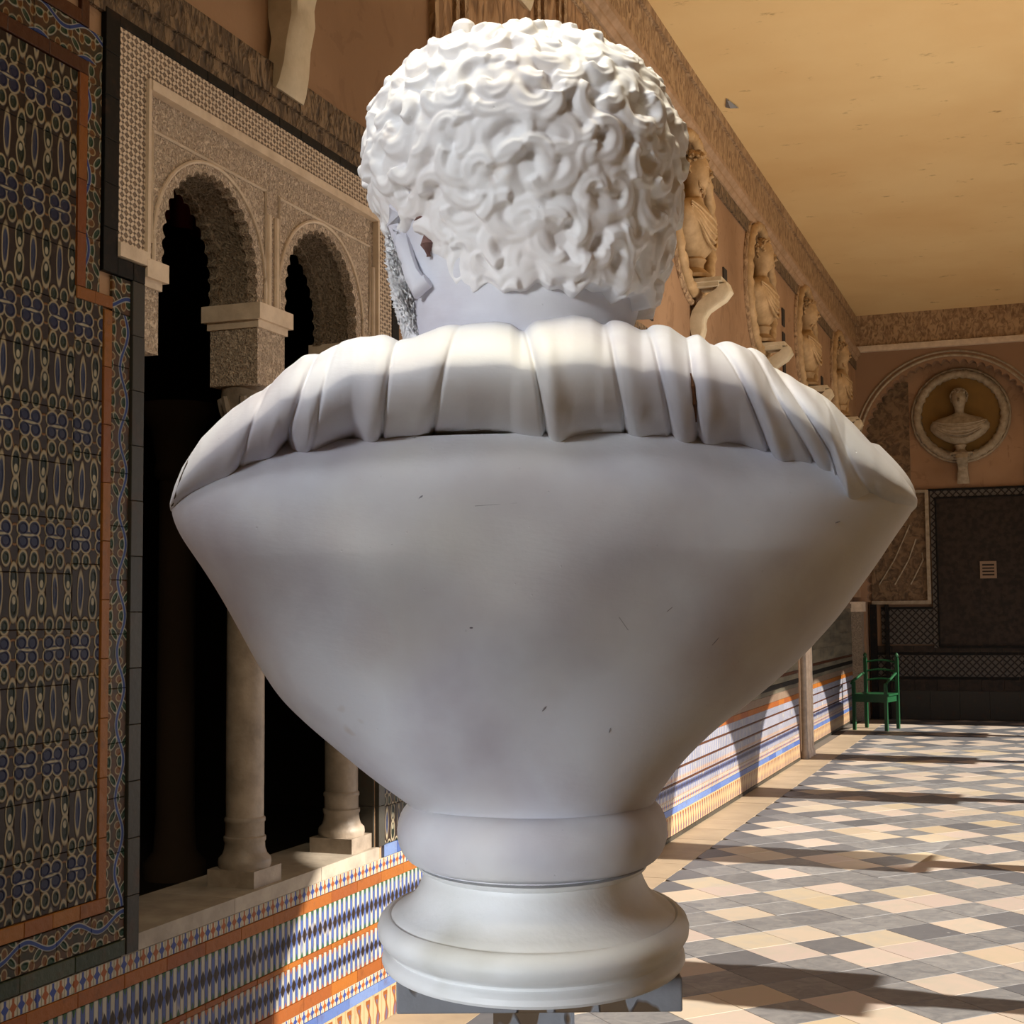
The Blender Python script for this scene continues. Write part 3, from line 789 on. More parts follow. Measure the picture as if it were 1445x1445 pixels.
# dado further on
mf = dict(cr=glazed('far_cross_tile', m_cross(.215, .055), .35), d=glazed('far_lozenge_tile', m_diam(.27, .125, True), .35), ba=glazed('far_baluster_tile', m_balus(.03, .14), .35))
def stuff_band(y0, y1, L, z0, z1, mk, th=.011, x=W):
    mb = MB(); n = round((y1-y0)/L)
    for i in range(n): mb.box(x, x+th, y0+i*L+.002, y0+(i+1)*L-.002, z0+.001, z1-.001)
    o = mb.build('tile', M[mk] if isinstance(mk, str) else mk, wall_left); o['kind'] = 'stuff'
m_pink = glazed('pinkish_band_tile', m_slab('#a58d78', '#8a7362'), .4)
def dado(y0, y1, x, stf):
    def band(L, z0, z1, mk, th=.011):
        if stf: stuff_band(y0, y1, L, z0, z1, mk, th, x)
        else: run_y(y0, y1, L, z0, z1, mk, th=th, x=x)
    band(.4, 0, .03, 'jamb', .015); band(.3, .03, .17, mf['ba']); band(.36, .17, .215, 'blue', .013); band(.3, .215, .27, mf['cr'])
    band(.3, .27, .36, mf['d']); band(.3, .36, .375, 'orange_dk', .013); band(.3, .375, .46, mf['d']); band(.3, .46, .475, 'orange_dk', .013); band(.3, .475, .56, mf['d']); band(.3, .56, .575, 'orange_dk', .013)
    band(.3, .575, .64, mf['d']); band(.3, .64, .69, 'brown', .014); band(.3, .69, .76, m_pink); band(.3, .76, .80, 'greytile'); band(.3, .80, .845, 'black', .014)
    band(.3, .845, .90, 'greytile'); band(.3, .90, .93, 'orange_dk', .014)
    for k in range(4): band(.3, .93+k*.16, .93+(k+1)*.16, 'greytile')
    band(.4, 1.57, 1.63, m_pink, .02)
for z0, z1, mk in ((.564, .614, mats_near['cr1']), (.524, .564, 'brown'), (.38, .524, mats_near['d1']), (.362, .38, 'brown'), (.242, .362, mats_near['d2']), (.198, .242, 'brown'), (.156, .198, mats_near['cr2']), (.119, .156, 'blue'), (0, .119, mats_near['ba']), (.615, .662, 'blue')):
    stuff_band(6.502 if z0 > .6 else 6.402, 8.598, .2, z0, z1, mk)
for k in range(6): stuff_band(5.85, 8.598, .3, .664+k*.16, .664+(k+1)*.16, 'greytile')
dado(8.6, 14.9, W, False); dado(15.5, FY, W-.12, True)
# pilaster with paired mouldings
mb = MB(); 
pil = props(empty('trim_5', (W, 15.0, 0)), kind='structure')
MB().box(-.12, .03, .05, .55, 0, 1.72).build('pier', M['stucco_plain'], pil)
for yy in (.07, .20, .36, .50):
    mb = MB().lathe([(.045, 0), (.045, .06), (.032, .09), (.032, 1.55), (.045, 1.6), (.045, 1.7)], .035, yy, 16); mb.build('moulding', M['marble_col' if yy == .07 else 'stucco_plain'], pil, True)
MB().box(-.12, .09, .0, .60, 1.70, 1.78).build('cap_slab', M['stucco_plain'], pil)
# far corner pilaster
pil2 = props(empty('trim_6', (W-.12, FY-.28, 0)), kind='structure')
MB().box(0, .15, 0, .28, 0, 1.52).build('pier', M['stucco_in'], pil2); MB().box(0, .18, -.03, .28, 1.52, 1.66).build('cap_slab', M['stucco_plain'], pil2)

# ---------------------------------------------------------------- dark room behind the window
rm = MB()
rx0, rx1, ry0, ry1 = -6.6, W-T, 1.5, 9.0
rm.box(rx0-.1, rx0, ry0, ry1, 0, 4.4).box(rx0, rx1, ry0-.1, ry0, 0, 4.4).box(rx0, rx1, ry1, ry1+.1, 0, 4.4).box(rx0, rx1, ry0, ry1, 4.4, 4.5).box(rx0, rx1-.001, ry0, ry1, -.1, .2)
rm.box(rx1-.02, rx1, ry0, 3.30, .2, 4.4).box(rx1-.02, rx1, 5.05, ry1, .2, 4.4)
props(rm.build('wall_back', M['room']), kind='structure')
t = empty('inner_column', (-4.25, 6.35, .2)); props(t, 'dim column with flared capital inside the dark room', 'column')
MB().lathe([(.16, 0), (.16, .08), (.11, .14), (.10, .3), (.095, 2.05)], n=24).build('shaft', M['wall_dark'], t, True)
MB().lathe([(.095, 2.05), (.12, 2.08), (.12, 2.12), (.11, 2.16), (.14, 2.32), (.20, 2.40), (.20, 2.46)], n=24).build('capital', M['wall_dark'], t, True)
mb = MB(); mb.grid([[(0, yy, z) for z in (0, .5)] for yy in [0]]) if False else None
mb = MB(); n = 40
G = [[(.03*math.sin(i*1.3)+dx, 5.5-6.3+i*.045, z) for dx, z in ((0, 0), (0, .6), (-.02, .6), (-.02, 0))] for i in range(n)]
mb.grid(G, closed_v=True); t = mb.build('red_hanging', M['red'], None, True); t.location = (-4.25, 6.3, 3.62); props(t, 'red hanging cloth high inside the near lobed arch', 'hanging')

# ================================================================== FAR WALL
FW_ = lambda a, b, c: (a, FY-c, b)
fb = MB()
fb.box(W-.5, RX+.4, FY+.35, FY+.6, 0, 6.0)
fb.box(W-.5, RX+.4, FY, FY+.35, 5.22, 6.0); 
ax, ar, az = -1.12, 1.22, 3.83
fb.box(W-.5, ax-ar-.02, FY, FY+.35, 0, 5.22)
fb.box(ax+ar+.02, RX+.4, FY, FY+.35, 0, 5.22)
wall_far = props(fb.build('wall_far', M['far_plain']), kind='structure')
P = [(ax-ar, 1.66), (ax-ar, 2.6)]+[(ax+ar*math.cos(PI-PI*k/80), az+(ar)*math.sin(PI-PI*k/80)) for k in range(81)]+[(ax+ar, 2.6), (ax+ar, 1.66)]
def lob(P, nl, amp):
    L = [0]
    for a, b in zip(P, P[1:]): L.append(L[-1]+math.hypot(a[0]-b[0], a[1]-b[1]))
    Q = []
    for i in range(800):
        s = L[-1]*i/799; k = max(j for j in range(len(L)) if L[j] <= s+1e-9); k = min(k, len(P)-2); u = (s-L[k])/max(1e-9, L[k+1]-L[k])
        x, z = P[k][0]+(P[k+1][0]-P[k][0])*u, P[k][1]+(P[k+1][1]-P[k][1])*u
        t = 1-abs(math.sin(PI*nl*i/799))**.7; d = (ax-x, (az if z > az else z)-z); l = math.hypot(*d) or 1
        Q.append((x+d[0]/l*amp*t, z+d[1]/l*amp*t))
    return Q
Pi = lob(P, 64, .055)
Po = []
for p in Pi:
    if p[1] <= az: Po.append((ax-ar-.02 if p[0] < ax else ax+ar+.02, p[1]))
    else:
        q = rect_proj(p, (ax, az), ax-ar-.02, ax+ar+.02, 0, 5.22); Po.append(q)
Po = snap_corners(Po, ax-ar-.02, ax+ar+.02, -9, 5.22)
mb = MB(); plate(mb, Pi, Po, FW_, -.22, 0); mb.build('lobed_arch', M['far_plain'], wall_far)
for rr, q in ((ar+.05, .02), (ar+.11, .015)):
    mb = MB(); mb.tube([FW_(ax+rr*math.cos(PI-PI*k/60), az+rr*math.sin(PI-PI*k/60), .01) for k in range(61)], q, 6); mb.build('arch_moulding', M['statue'], wall_far, True)
def fbox(x0, x1, z0, z1, c0, c1, mk, name, par=None): return MB().box(x0, x1, FY-c1, FY-c0, z0, z1).build(name, M[mk], par or wall_far)
bk = -.35   # depth of the recess behind the arch
fbox(ax-ar, ax+ar, 3.24, 5.2, bk, bk+.02, 'wall_up', 'tympanum')
fbox(-2.32, -1.72, 3.26, 4.8, bk+.02, bk+.05, 'far_stucco', 'carved_panel')
fbox(-2.30, -1.51, 1.66, 3.24, bk+.02, bk+.05, 'far_stucco', 'carved_panel')
for x0, x1, z0, z1 in ((-2.30, -1.48, 3.20, 3.24), (-2.30, -1.48, 1.62, 1.67), (-1.53, -1.48, 1.67, 3.20)): fbox(x0, x1, z0, z1, bk+.02, bk+.10, 'statue', 'panel_frame')
for q in (0, 1, 2):
    mb = MB(); mb.tube([FW_(-2.2+q*.22, 1.9, bk+.055), FW_(-1.98+q*.2, 2.25, bk+.055), FW_(-1.75+q*.08, 2.75-q*.2, bk+.055)], .012, 5); mb.build('carved_rib', M['statue'], wall_far)
# framed dark panel (door) with tile borders
dr = props(empty('door_1', (-.6, FY, 0)), kind='structure')
def dbox(x0, x1, z0, z1, c0, c1, mk, name): o = MB().box(x0+.6, x1+.6, -c1, -c0, z0, z1).build(name, M[mk], dr); return o
dbox(-1.38, .9, 1.03, 3.11, bk+.02, bk+.04, 'far_tile', 'door_panel')
for x0, x1, z0, z1 in ((-1.46, .98, 3.13, 3.22), (-1.46, -1.40, 1.0, 3.13), (.92, .98, 1.0, 3.13)): dbox(x0, x1, z0, z1, bk+.02, bk+.07, 'far_dado', 'border')
for x0, x1, z0, z1 in ((-1.40, .92, 3.11, 3.13), (-1.40, -1.38, 1.03, 3.11), (-1.5, 1.0, 3.22, 3.25), (-1.38, .92, 1.0, 1.03)): dbox(x0, x1, z0, z1, bk+.02, bk+.085, 'black', 'moulding')
fbox(-2.18, -1.46, 1.05, 1.55, bk+.02, bk+.05, 'far_dado', 'tile_panel'); fbox(-2.18, -1.46, 1.55, 1.58, bk+.02, bk+.07, 'black', 'moulding')
# dado of the far wall: bands of separate tiles
for z0, z1, mk, L in ((0, .40, 'jamb', .4), (.40, .56, 'far_tile', .3), (.56, .60, 'black', .4), (.60, .90, 'far_dado', .3), (.90, .94, 'black', .4), (.94, 1.03, 'far_tile', .3)):
    mb = MB(); x = ax-ar
    while x < ax+ar-.01:
        x1 = min(x+L, ax+ar); mb.box(x+.002, x1-.002, FY-bk-.05, FY-bk-.0, z0+.001, z1-.001); x = x1
    o = mb.build('tile', M[mk], wall_far); o['kind'] = 'stuff'
for x0, x1 in ((-2.33, -2.24), (-2.12, -2.07)): fbox(x0, x1, 0, 1.62, bk+.05, bk+.13, 'black', 'dark_shaft')
fbox(W-.4, RX+.3, 5.30, 5.76, 0, .05, 'frieze', 'carved_frieze'); fbox(W-.4, RX+.3, 5.22, 5.30, 0, .09, 'stucco_plain', 'ledge')
t = empty('roundel_niche', (-1.01, FY-bk-.05, 4.28), parent=wall_far)
f = lambda a, b, c: (a, -c, b)
mb = MB(); ring(mb, f, 0, 0, .59, .06, .02, twist=30); mb.build('cable_moulding', M['statue'], t, True)
mb = MB(); ring(mb, f, 0, 0, .66, .02, .01); mb.build('outer_moulding', M['statue'], t, True)
mb = MB().add([f(.56*math.cos(2*PI*k/40), .56*math.sin(2*PI*k/40), -.0) for k in range(40)], [tuple(range(40))]); mb.build('recess', M['niche'], t)
small_bust('wall_bust', lambda a, b, c: (a, FY-bk-.05-c, b), -1.02, 3.70, .86, 'statue', 'marble bust of a draped man in the far round niche', c0=.14)
console(lambda a, b, c: (a, FY-bk-.05-c, b), -1.0, 3.73, 3.33, .26, .17, 'statue', 'stone console under the far round niche')
t = empty('vent_grille', (-.705, FY-bk-.05, 2.09)); props(t, 'small pale square vent grille on the dark far wall panel', 'vent')
mb = MB()
for x0, x1, z0, z1 in ((-.11, .11, .08, .12), (-.11, .11, -.12, -.08), (-.11, -.08, -.08, .08), (.08, .11, -.08, .08)): mb.box(x0, x1, -.02, .01, z0, z1)
mb.build('frame', M['vent'], t); MB().box(-.08, .08, -.003, .01, -.08, .08).build('backing', M['iron'], t)
for q in range(3): MB().box(-.08, .08, -.015, .0, -.058+q*.045, -.033+q*.045).build('slat', M['vent'], t)

# ================================================================== ARCADE TO THE COURTYARD (off frame, casts the real shadows)
ab = MB(); AC = [5.97, 9.10, 12.22, 15.33, 18.42]; SP, RI = 2.14, 1.15
ab.box(RX, RX+.3, -3.2, 4.10, 0, CZ+.1); ab.box(RX, RX+.3, 19.9, FY+.3, 0, CZ+.1); ab.box(RX, RX+.3, 4.10, 19.9, 3.95, CZ+.1)
props(MB().box(W-.2, RX+.3, -3.2, -3.0, 0, CZ+.2).build('wall_near_blocker', M['arcade']), kind='structure')  # unseen end wall, added to keep sky light off the near tiles
wr = props(ab.build('wall_right', M['arcade']), kind='structure')
edges = [(4.10, AC[0])]+[(AC[k], AC[k+1]) for k in range(4)]+[(AC[4], 19.9)]
RWm = lambda a, b, c: (RX+.30-c, a, b)
for k, (a, b) in enumerate(edges):
    lo = a+(.31 if k else .0); hi = b-(.31 if k < 5 else .0)
    cy, r = (lo+hi)/2, (hi-lo)/2; top = 3.95; rz = 1.02
    st = 3.80-rz
    P = [(lo, SP), (lo, (SP+st)/2)]+[(cy+r*math.cos(PI-PI*q/40), st+rz*math.sin(PI-PI*q/40)) for q in range(41)]+[(hi, (SP+st)/2), (hi, SP)]
    Po = [(a if p[0] < cy else b, p[1]) if p[1] <= st+1e-6 else rect_proj(p, (cy, st), a, b, SP, top) for p in P]
    Po = snap_corners(Po, a, b, -9, top)
    mb = MB(); plate(mb, P, Po, RWm, 0, .30); mb.build('arch', M['arcade'], wr)
for k, cy in enumerate(AC):
    t = empty('arcade_column', (RX+.15, cy, 0)); props(t, 'arcade column of the courtyard side, out of frame', 'column', 'arcade columns')
    MB().box(-.17, .17, -.17, .17, 0, .12).build('plinth', M['marble_col'], t)
    MB().lathe([(.15, .12), (.15, .18), (.115, .24), (.11, 1.0), (.10, 1.75), (.12, 1.78), (.13, 1.9), (.17, 1.98)], n=24).build('shaft', M['marble_col'], t, True)
    MB().box(-.17, .17, -.33, .33, 1.98, 2.145).build('impost', M['marble_col'], t)
props(MB().box(RX+.3, 40, -20, 60, -.3, -.05).build('ground', M['out_ground']), kind='structure')

# ================================================================== GREEN CHAIR
t = empty('green_armchair', (-2.08, 19.0, 0), math.radians(-12)); props(t, 'green painted wooden armchair standing by the left wall near the corner', 'chair')
lg = {}
for nm, x, y_, h in (('a', -.22, -.20, .62), ('b', .20, -.20, .60), ('c', .22, .22, .92), ('d', -.20, .22, .92)):
    mb = MB(); mb.box(x-.02, x+.02, y_-.02, y_+.02, 0, h)
    if h > .8: mb.lathe([(.012, h), (.024, h+.015), (.026, h+.035), (.014, h+.055), (.004, h+.065)], x, y_, 10)
    mb.build('leg', M['chair'], t)
MB().box(-.235, .235, -.24, .24, .44, .465).build('seat', M['chair'], t)
for x0, x1, y0, y1 in ((-.21, .21, -.215, -.195), (-.21, .21, .20, .22), (-.225, -.205, -.2, .22), (.195, .215, -.2, .22)): MB().box(x0, x1, y0, y1, .36, .44).build('apron', M['chair'], t)
for z in (.62, .74, .86): 
    mb = MB(); mb.tube([(-.20+.4*k/8, .22+.02*math.sin(PI*k/8), z+.025*math.sin(PI*k/8)) for k in range(9)], .014, 6); mb.build('back_rail', M['chair'], t)
for s in (-1, 1):
    mb = MB(); mb.tube([(s*.21, .22, .72), (s*.22, .1, .70), (s*.225, -.05, .66), (s*.23, -.2, .63), (s*.23, -.26, .60)], .017, 6); mb.build('armrest', M['chair'], t)

# compositing leftover, modelled as a small grey pyramid on the ceiling
mb = MB(); c0 = Vector((-2.24, 11.2, CZ)); mb.add([(-.07, .07, 0), (.03, .13, 0), (-.02, -.13, 0), (-.02, .03, -.03)], [(0, 1, 2), (0, 1, 3), (1, 2, 3), (2, 0, 3)])
t = mb.build('compositing_leftover', M['block']); t.location = c0; props(t, 'small dark grey triangular compositing leftover on the yellow ceiling', 'leftover')

# ================================================================== THE BIG BUST
D = 1.25
EX = R0; EY = np.array([-math.sin(YAW), math.cos(YAW), 0.0])
def meas(px, py, y=0.0):
    """photo measurement -> metres in the bust's own upright frame (x right, z up) for a feature y behind the bust's axis"""
    v = FW+RR*(px-722.5)/2000+UU*(722.5-py)/2000; t = (D+y)/(v@EY); p = v*t
    return p@EX, p[2]
X0 = meas(752, 1300)[0]
ZB = meas(752, 1347)[1]
BASE = np.array([0, 0, CAM_H])+EY*D+EX*X0; BASE[2] = CAM_H+ZB
bust = empty('stone_bust', tuple(BASE), YAW); props(bust, 'large white plaster bust of a curly haired man seen from behind', 'bust')
def mm(px, py, y=0.0):
    a, b = meas(px, py, y); return a-X0, b-ZB
# --- foot
def lv(py): return mm(752, py)[1]
k_ = .000625
foot = MB()
pr = [(118, 1347), (206, 1347), (208, 1343), (207, 1336), (203, 1332), (198, 1328), (199, 1324), (207, 1318), (213, 1308), (214, 1298), (211, 1289), (205, 1283), (199, 1281), (196, 1283), (193, 1279), (184, 1274), (172, 1266), (162, 1255), (155, 1241), (151, 1230), (150, 1221), (158, 1217), (160, 1212)]
foot.lathe([(r*k_, lv(p)) for r, p in pr], n=128, sy=1.33); foot.build('foot', M['foot'], bust, True)
tor = MB(); pr = [(150, 1214), (158, 1213)]
for k in range(17):
    a = -PI/2+PI*k/16*.92; pr.append((158+29*math.cos(a), 1168-42*math.sin(a)*1.0))
pr.append((150, 1128)); tor.lathe([(r*k_, lv(p)) for r, p in pr], n=128, sy=1.22); tor.build('collar', M['plaster'], bust, True)
# --- torso: stacked cross sections
ys = [715, 735, 755, 805, 840, 880, 935, 985, 1030, 1075, 1105, 1125, 1145]
lft = [240, 246, 254, 290, 312, 334, 364, 398, 446, 500, 540, 572, 596]
rgt = [1293, 1284, 1268, 1234, 1208, 1180, 1130, 1070, 1010, 962, 938, 925, 912]
upy = [640, 665, 690]; upl = [300, 270, 252]; upr = [1240, 1265, 1284]
ys = upy+ys; lft = upl+lft; rgt = upr+rgt
yy = np.linspace(640, 1145, 220)
TT = (yy-640)/505; BDA = np.interp(TT, [0, .06, .14, .3, .5, .75, .92, 1], [.122, .148, .160, .164, .158, .142, .125, .116])
kk = np.hanning(41); kk /= kk.sum(); BDA = np.convolve(np.pad(BDA, 20, mode='reflect', reflect_type='odd'), kk, 'valid')
L_ = np.interp(yy, ys, lft); R_ = np.interp(yy, ys, rgt)
ker = np.hanning(31); ker /= ker.sum()
sm = lambda a: np.convolve(np.pad(a, 15, mode='reflect', reflect_type='odd'), ker, 'valid')
L_, R_ = sm(L_), sm(R_)
nb = 420; rows = []
for i in range(len(yy)):
    xl, z = mm(L_[i], yy[i]); xr, _ = mm(R_[i], yy[i]); cx, hw = (xl+xr)/2, (xr-xl)/2
    t = TT[i]
    bd = BDA[i]; fd = np.interp(t, [0, .3, .6, 1], [.11, .14, .13, .118])
    pw = np.interp(t, [0, .12, .3, .7, 1], [1.05, .98, .88, .95, 1.0])
    a = np.linspace(0, 2*PI, nb, endpoint=False)
    ca, sa = np.cos(a), np.sin(a)
    # sin<0 : back (towards camera)
    dep = np.where(sa < 0, bd, fd); px_ = np.sign(ca)*np.abs(ca)**pw; py_ = np.sign(sa)*np.abs(sa)**np.interp(t, [0, .6, .95], [1.12, 1.10, 1.0])
    rows.append(np.stack([cx+hw*px_, dep*py_, np.full(nb, z)], -1))
Pt = np.array(rows)
# gentle unevenness of the hand-smoothed plaster
X, Yv, Z = Pt[..., 0], Pt[..., 1], Pt[..., 2]
und = .0022*np.sin(X*23+Z*9)+.0018*np.sin(X*41-Z*31+1)+.0014*np.sin(X*17+Z*53+2)
Pt[..., 1] += und*(Yv < 0)
Pt = Pt[::-1]
me = np_grid_mesh('torso', Pt); torso = link('torso', me, M['plaster'], bust)

# small dents, pits and scratches in the back
M['dent'] = mat('scratched_plaster', lambda: mix('#77747c', '#8d8a90', noise(300)), .8)
def torso_y(x, py):
    i = int(np.argmin(np.abs(yy-py))); xl, z = mm(L_[i], yy[i]); xr, _ = mm(R_[i], yy[i]); c_, h_ = (xl+xr)/2, (xr-xl)/2
    row = Pt[len(yy)-1-i]; m_ = row[:, 1] < 0; q = row[m_]; k = int(np.argmin(np.abs(q[:, 0]-x))); return q[k, 1], z
for px, py, ln, an, wdt in ((593, 703, 16, 35, 2.2), (665, 886, 5, 0, 2.0), (768, 1000, 9, 50, 1.6), (1185, 586+150, 8, 20, 1.2), (880, 880, 22, -55, .5), (700, 712, 60, 4, .35), (1010, 905, 14, 50, .8), (945, 860, 10, 40, .7), (860, 1030, 7, 70, .9), (545, 770, 18, 10, .4)):
    pts = []
    for q in (-1, -.4, .4, 1):
        ax_ = px+q*ln/2*math.cos(math.radians(an)); ay_ = py-q*ln/2*math.sin(math.radians(an)); d_ = -.155
        x_, z_ = mm(ax_, ay_, d_); y_, _ = torso_y(x_, ay_); x_, z_ = mm(ax_, ay_, y_); y_, _ = torso_y(x_, 862+(ay_-862)*(1+y_/D)); pts.append((x_, y_+.0001, z_))
    mb = MB(); mb.tube(pts, [.0002, wdt*k_*.6, wdt*k_*.6, .0002], 6); mb.build('dent', M['dent'], torso, True)

# --- rolled drapery over the shoulders
top = [(240, 712), (247, 688), (258, 662), (285, 622), (310, 598), (330, 581), (355, 566), (372, 560), (385, 548), (405, 530), (430, 515), (450, 511), (462, 507), (485, 494), (510, 488), (540, 487), (560, 492), (585, 490), (620, 479), (660, 474), (700, 469), (722, 471), (735, 479), (750, 473), (780, 463), (810, 460), (835, 465), (850, 474), (862, 470), (885, 472), (905, 480), (920, 474), (945, 474), (965, 486), (985, 487), (1000, 498), (1020, 498), (1042, 500), (1060, 503), (1078, 513), (1092, 528), (1105, 538), (1130, 548), (1150, 556), (1175, 575), (1205, 603), (1240, 642), (1268, 668), (1285, 690), (1294, 705)]
low = [(240, 716), (262, 700), (300, 682), (330, 664), (350, 652), (372, 640), (400, 622), (420, 630), (440, 640), (470, 618), (500, 600), (540, 608), (560, 600), (600, 594), (660, 602), (720, 600), (770, 614), (800, 610), (840, 604), (885, 608), (930, 608), (980, 617), (1000, 612), (1040, 622), (1085, 648), (1110, 650), (1150, 664), (1168, 668), (1190, 712), (1205, 712), (1230, 704), (1260, 712), (1294, 710)]
folds = [(388, 340, .7), (455, 403, 1.0), (482, 440, .5), (565, 540, .9), (655, 612, .45), (737, 770, 1.1), (852, 880, .6), (910, 945, .7), (968, 982, 1.0), (1002, 1086, 1.2), (1048, 1152, .9), (1085, 1190, 1.2), (1150, 1232, .35)]
ns, na = 900, 220
pxs = 240+(1294-240)*(.5-.5*np.cos(PI*np.linspace(0, 1, ns)))*.5+(1294-240)*np.linspace(0, 1, ns)*.5
tp = np.interp(pxs, [a for a, _ in top], [b for _, b in top]); lw = np.interp(pxs, [a for a, _ in low], [b for _, b in low])
k5 = np.hanning(7); k5 /= k5.sum(); s5 = lambda a: np.convolve(np.pad(a, 3, mode='edge'), k5, 'valid'); tp, lw = s5(tp), s5(lw)
Pm = np.zeros((ns, na, 3))
ang = np.linspace(0, 2*PI, na, endpoint=False)     # 0 = top, going back (towards camera), under, and front
for i in range(ns):
    px = pxs[i]; u = (px-240)/(1294-240); e = math.sin(PI*min(max(u, 0), 1))**.38
    bd = .012+.169*e; fdp = .012+.115*e
    xt, zt = mm(px, tp[i], .0); xl, zl = mm(px, lw[i], -bd*.9); 
    H = max(zt-zl, .004); zc = zl+H*.42; hu = zt-zc; hl = H*.42+.012*e
    s, c = np.sin(ang), np.cos(ang)
    yb = np.where(s > 0, -bd, fdp)*np.abs(s)**.9
    zz = zc+np.where(c > 0, hu, hl)*np.sign(c)*np.abs(c)**np.where((s > 0) & (c > 0), 1.25, .92)
    zz = np.where((s < 0), zz-np.abs(s)*.05*e, zz)
    # keep the column over its photo x as depth changes
    xx = xt*(1+(yb)/D*.0)+(X0)*0
    vert = np.clip((zt-zz)/max(H, .004), 0, 1)       # 0 top .. 1 lip
    Pm[i, :, 0] = xx+(xl-xt)*np.clip(-yb/bd, 0, 1); Pm[i, :, 1] = yb; Pm[i, :, 2] = zz
    dsp = np.zeros(na)
    backw = np.clip(s*1.6+.25, 0, 1)
    fx = []
    for a, b, st in folds:
        cx = a+(b-a)*vert; q = (px-cx)
        dsp += -st*.0048*np.exp(-(q/3.6)**2)*(.25+.75*np.clip(vert*1.6, 0, 1))
        dsp += -st*.0026*np.exp(-(np.abs(q)/12))
        dsp += st*.0046*np.exp(-((q-17*(1 if a < b else -1))/15)**2)
    dsp += .0016*np.sin(px*.031+vert*3)
    n_y, n_z = np.where(s > 0, -s, -s), c
    Pm[i, :, 1] += n_y*dsp*backw*e; Pm[i, :, 2] += n_z*dsp*np.where(c < 0, 1.6, .6)*e*backw
    # curled hollow on the left
    hole = np.exp(-(((px-404)/11)**2))*np.exp(-((vert-.95)/.10)**2)*.014
    Pm[i, :, 1] += hole*(s > 0)
me = np_grid_mesh('drapery', Pm[:, ::-1]); dro = link('drapery', me, M['plaster'], bust)
def dr_pt(px, vert, lift=.0):
    i = int(np.argmin(np.abs(pxs-px))); row = Pm[i]; bi = [j for j in range(na) if 0 < ang[j] < PI*.75]
    zt_, zl_ = row[0, 2], row[bi[-1], 2]
    j = min(bi, key=lambda q: abs((mm(px, tp[i])[1]-row[q, 2])/(mm(px, tp[i])[1]-mm(px, lw[i], -.12)[1]+1e-6)-vert)); p = row[j]
    return (p[0], p[1]-lift, p[2]+lift*.4)
mb = MB(); mb.tube([dr_pt(272, .02, .0006), dr_pt(266, .25, .0004), dr_pt(258, .40, .0004), dr_pt(250, .60, .0004), dr_pt(245, .8, .0004), dr_pt(243, .98, .0004)], [.0003, .0011, .0009, .0008, .0008, .0005], 6); mb.build('crack', M['crack'], dro)
mb = MB(); mb.tube([dr_pt(972, .55, .0), dr_pt(975, .66, .0008), dr_pt(977, .78, .0008), dr_pt(979, .9, .0)], [.0008, .0022, .0024, .0008], 8); mb.build('rusty_hole', M['rust'], dro)

# --- head and neck
def sil_rows(ys, l, r, bd, fd, yc, n, nr, power=1.0, pole=None):
    out = []; t = np.linspace(0, 1, nr)
    for q in t:
        py = ys[0]+(ys[-1]-ys[0])*(1-math.cos(q*PI/2))**1.0 if pole else ys[0]+(ys[-1]-ys[0])*q
        xl, z = mm(np.interp(py, ys, l), py); xr, _ = mm(np.interp(py, ys, r), py); cx, hw = (xl+xr)/2, (xr-xl)/2
        a = np.linspace(0, 2*PI, n, endpoint=False); ca, sa = np.cos(a), np.sin(a)
        b_, f_, c_ = np.interp(py, ys, bd), np.interp(py, ys, fd), np.interp(py, ys, yc)
        out.append(np.stack([cx+hw*np.sign(ca)*np.abs(ca)**power, c_+np.where(sa < 0, b_, f_)*np.sign(sa)*np.abs(sa)**power, np.full(n, z)], -1))
    return np.array(out)
HY = [52, 56, 64, 78, 100, 130, 165, 205, 250, 300, 345, 390, 430, 470, 520]
lift = lambda q: [p+(30*((250-p)/215)**1.0 if p < 250 else 0) for p in q]
HY = lift(HY)
HL = [725, 690, 662, 628, 592, 562, 541, 528, 526, 536, 549, 560, 566, 576, 590]
HR = [728, 765, 800, 838, 876, 908, 932, 947, 952, 946, 936, 922, 905, 893, 890]
HB = [.002, .025, .044, .066, .088, .108, .122, .130, .130, .124, .113, .102, .095, .092, .092]
HF = [.002, .025, .048, .075, .100, .118, .128, .132, .134, .136, .138, .138, .13, .10, .09]
HC = [.01]*11+[.008, .005, 0, 0]
Ph = sil_rows(HY, HL, HR, HB, HF, HC, 300, 240, pole=True)
hx = Ph[..., 0]-mm(738, 250)[0]; hz = Ph[..., 2]; fr = Ph[..., 1] > .06
def gb(cx, cz, sx, sz, amp): return amp*np.exp(-((hx-cx)/sx)**2-((hz-cz)/sz)**2)
z0 = mm(738, 300)[1]
facial = gb(0, z0-.008, .011, .022, .024)+gb(0, z0-.024, .017, .010, .010)-gb(-.036, z0+.012, .018, .012, .012)-gb(.036, z0+.012, .018, .012, .012)+gb(0, z0+.032, .06, .009, .006)+gb(0, z0-.05, .025, .005, .006)+gb(0, z0-.061, .022, .006, .006)+gb(0, z0-.09, .03, .02, .010)
for s_ in (-1, 1): facial += gb(s_*.036, z0+.011, .011, .006, .006)
Ph[..., 1] += np.where(fr, facial, 0)
head = link('head', np_grid_mesh('head', Ph[::-1]), M['plaster'], bust)

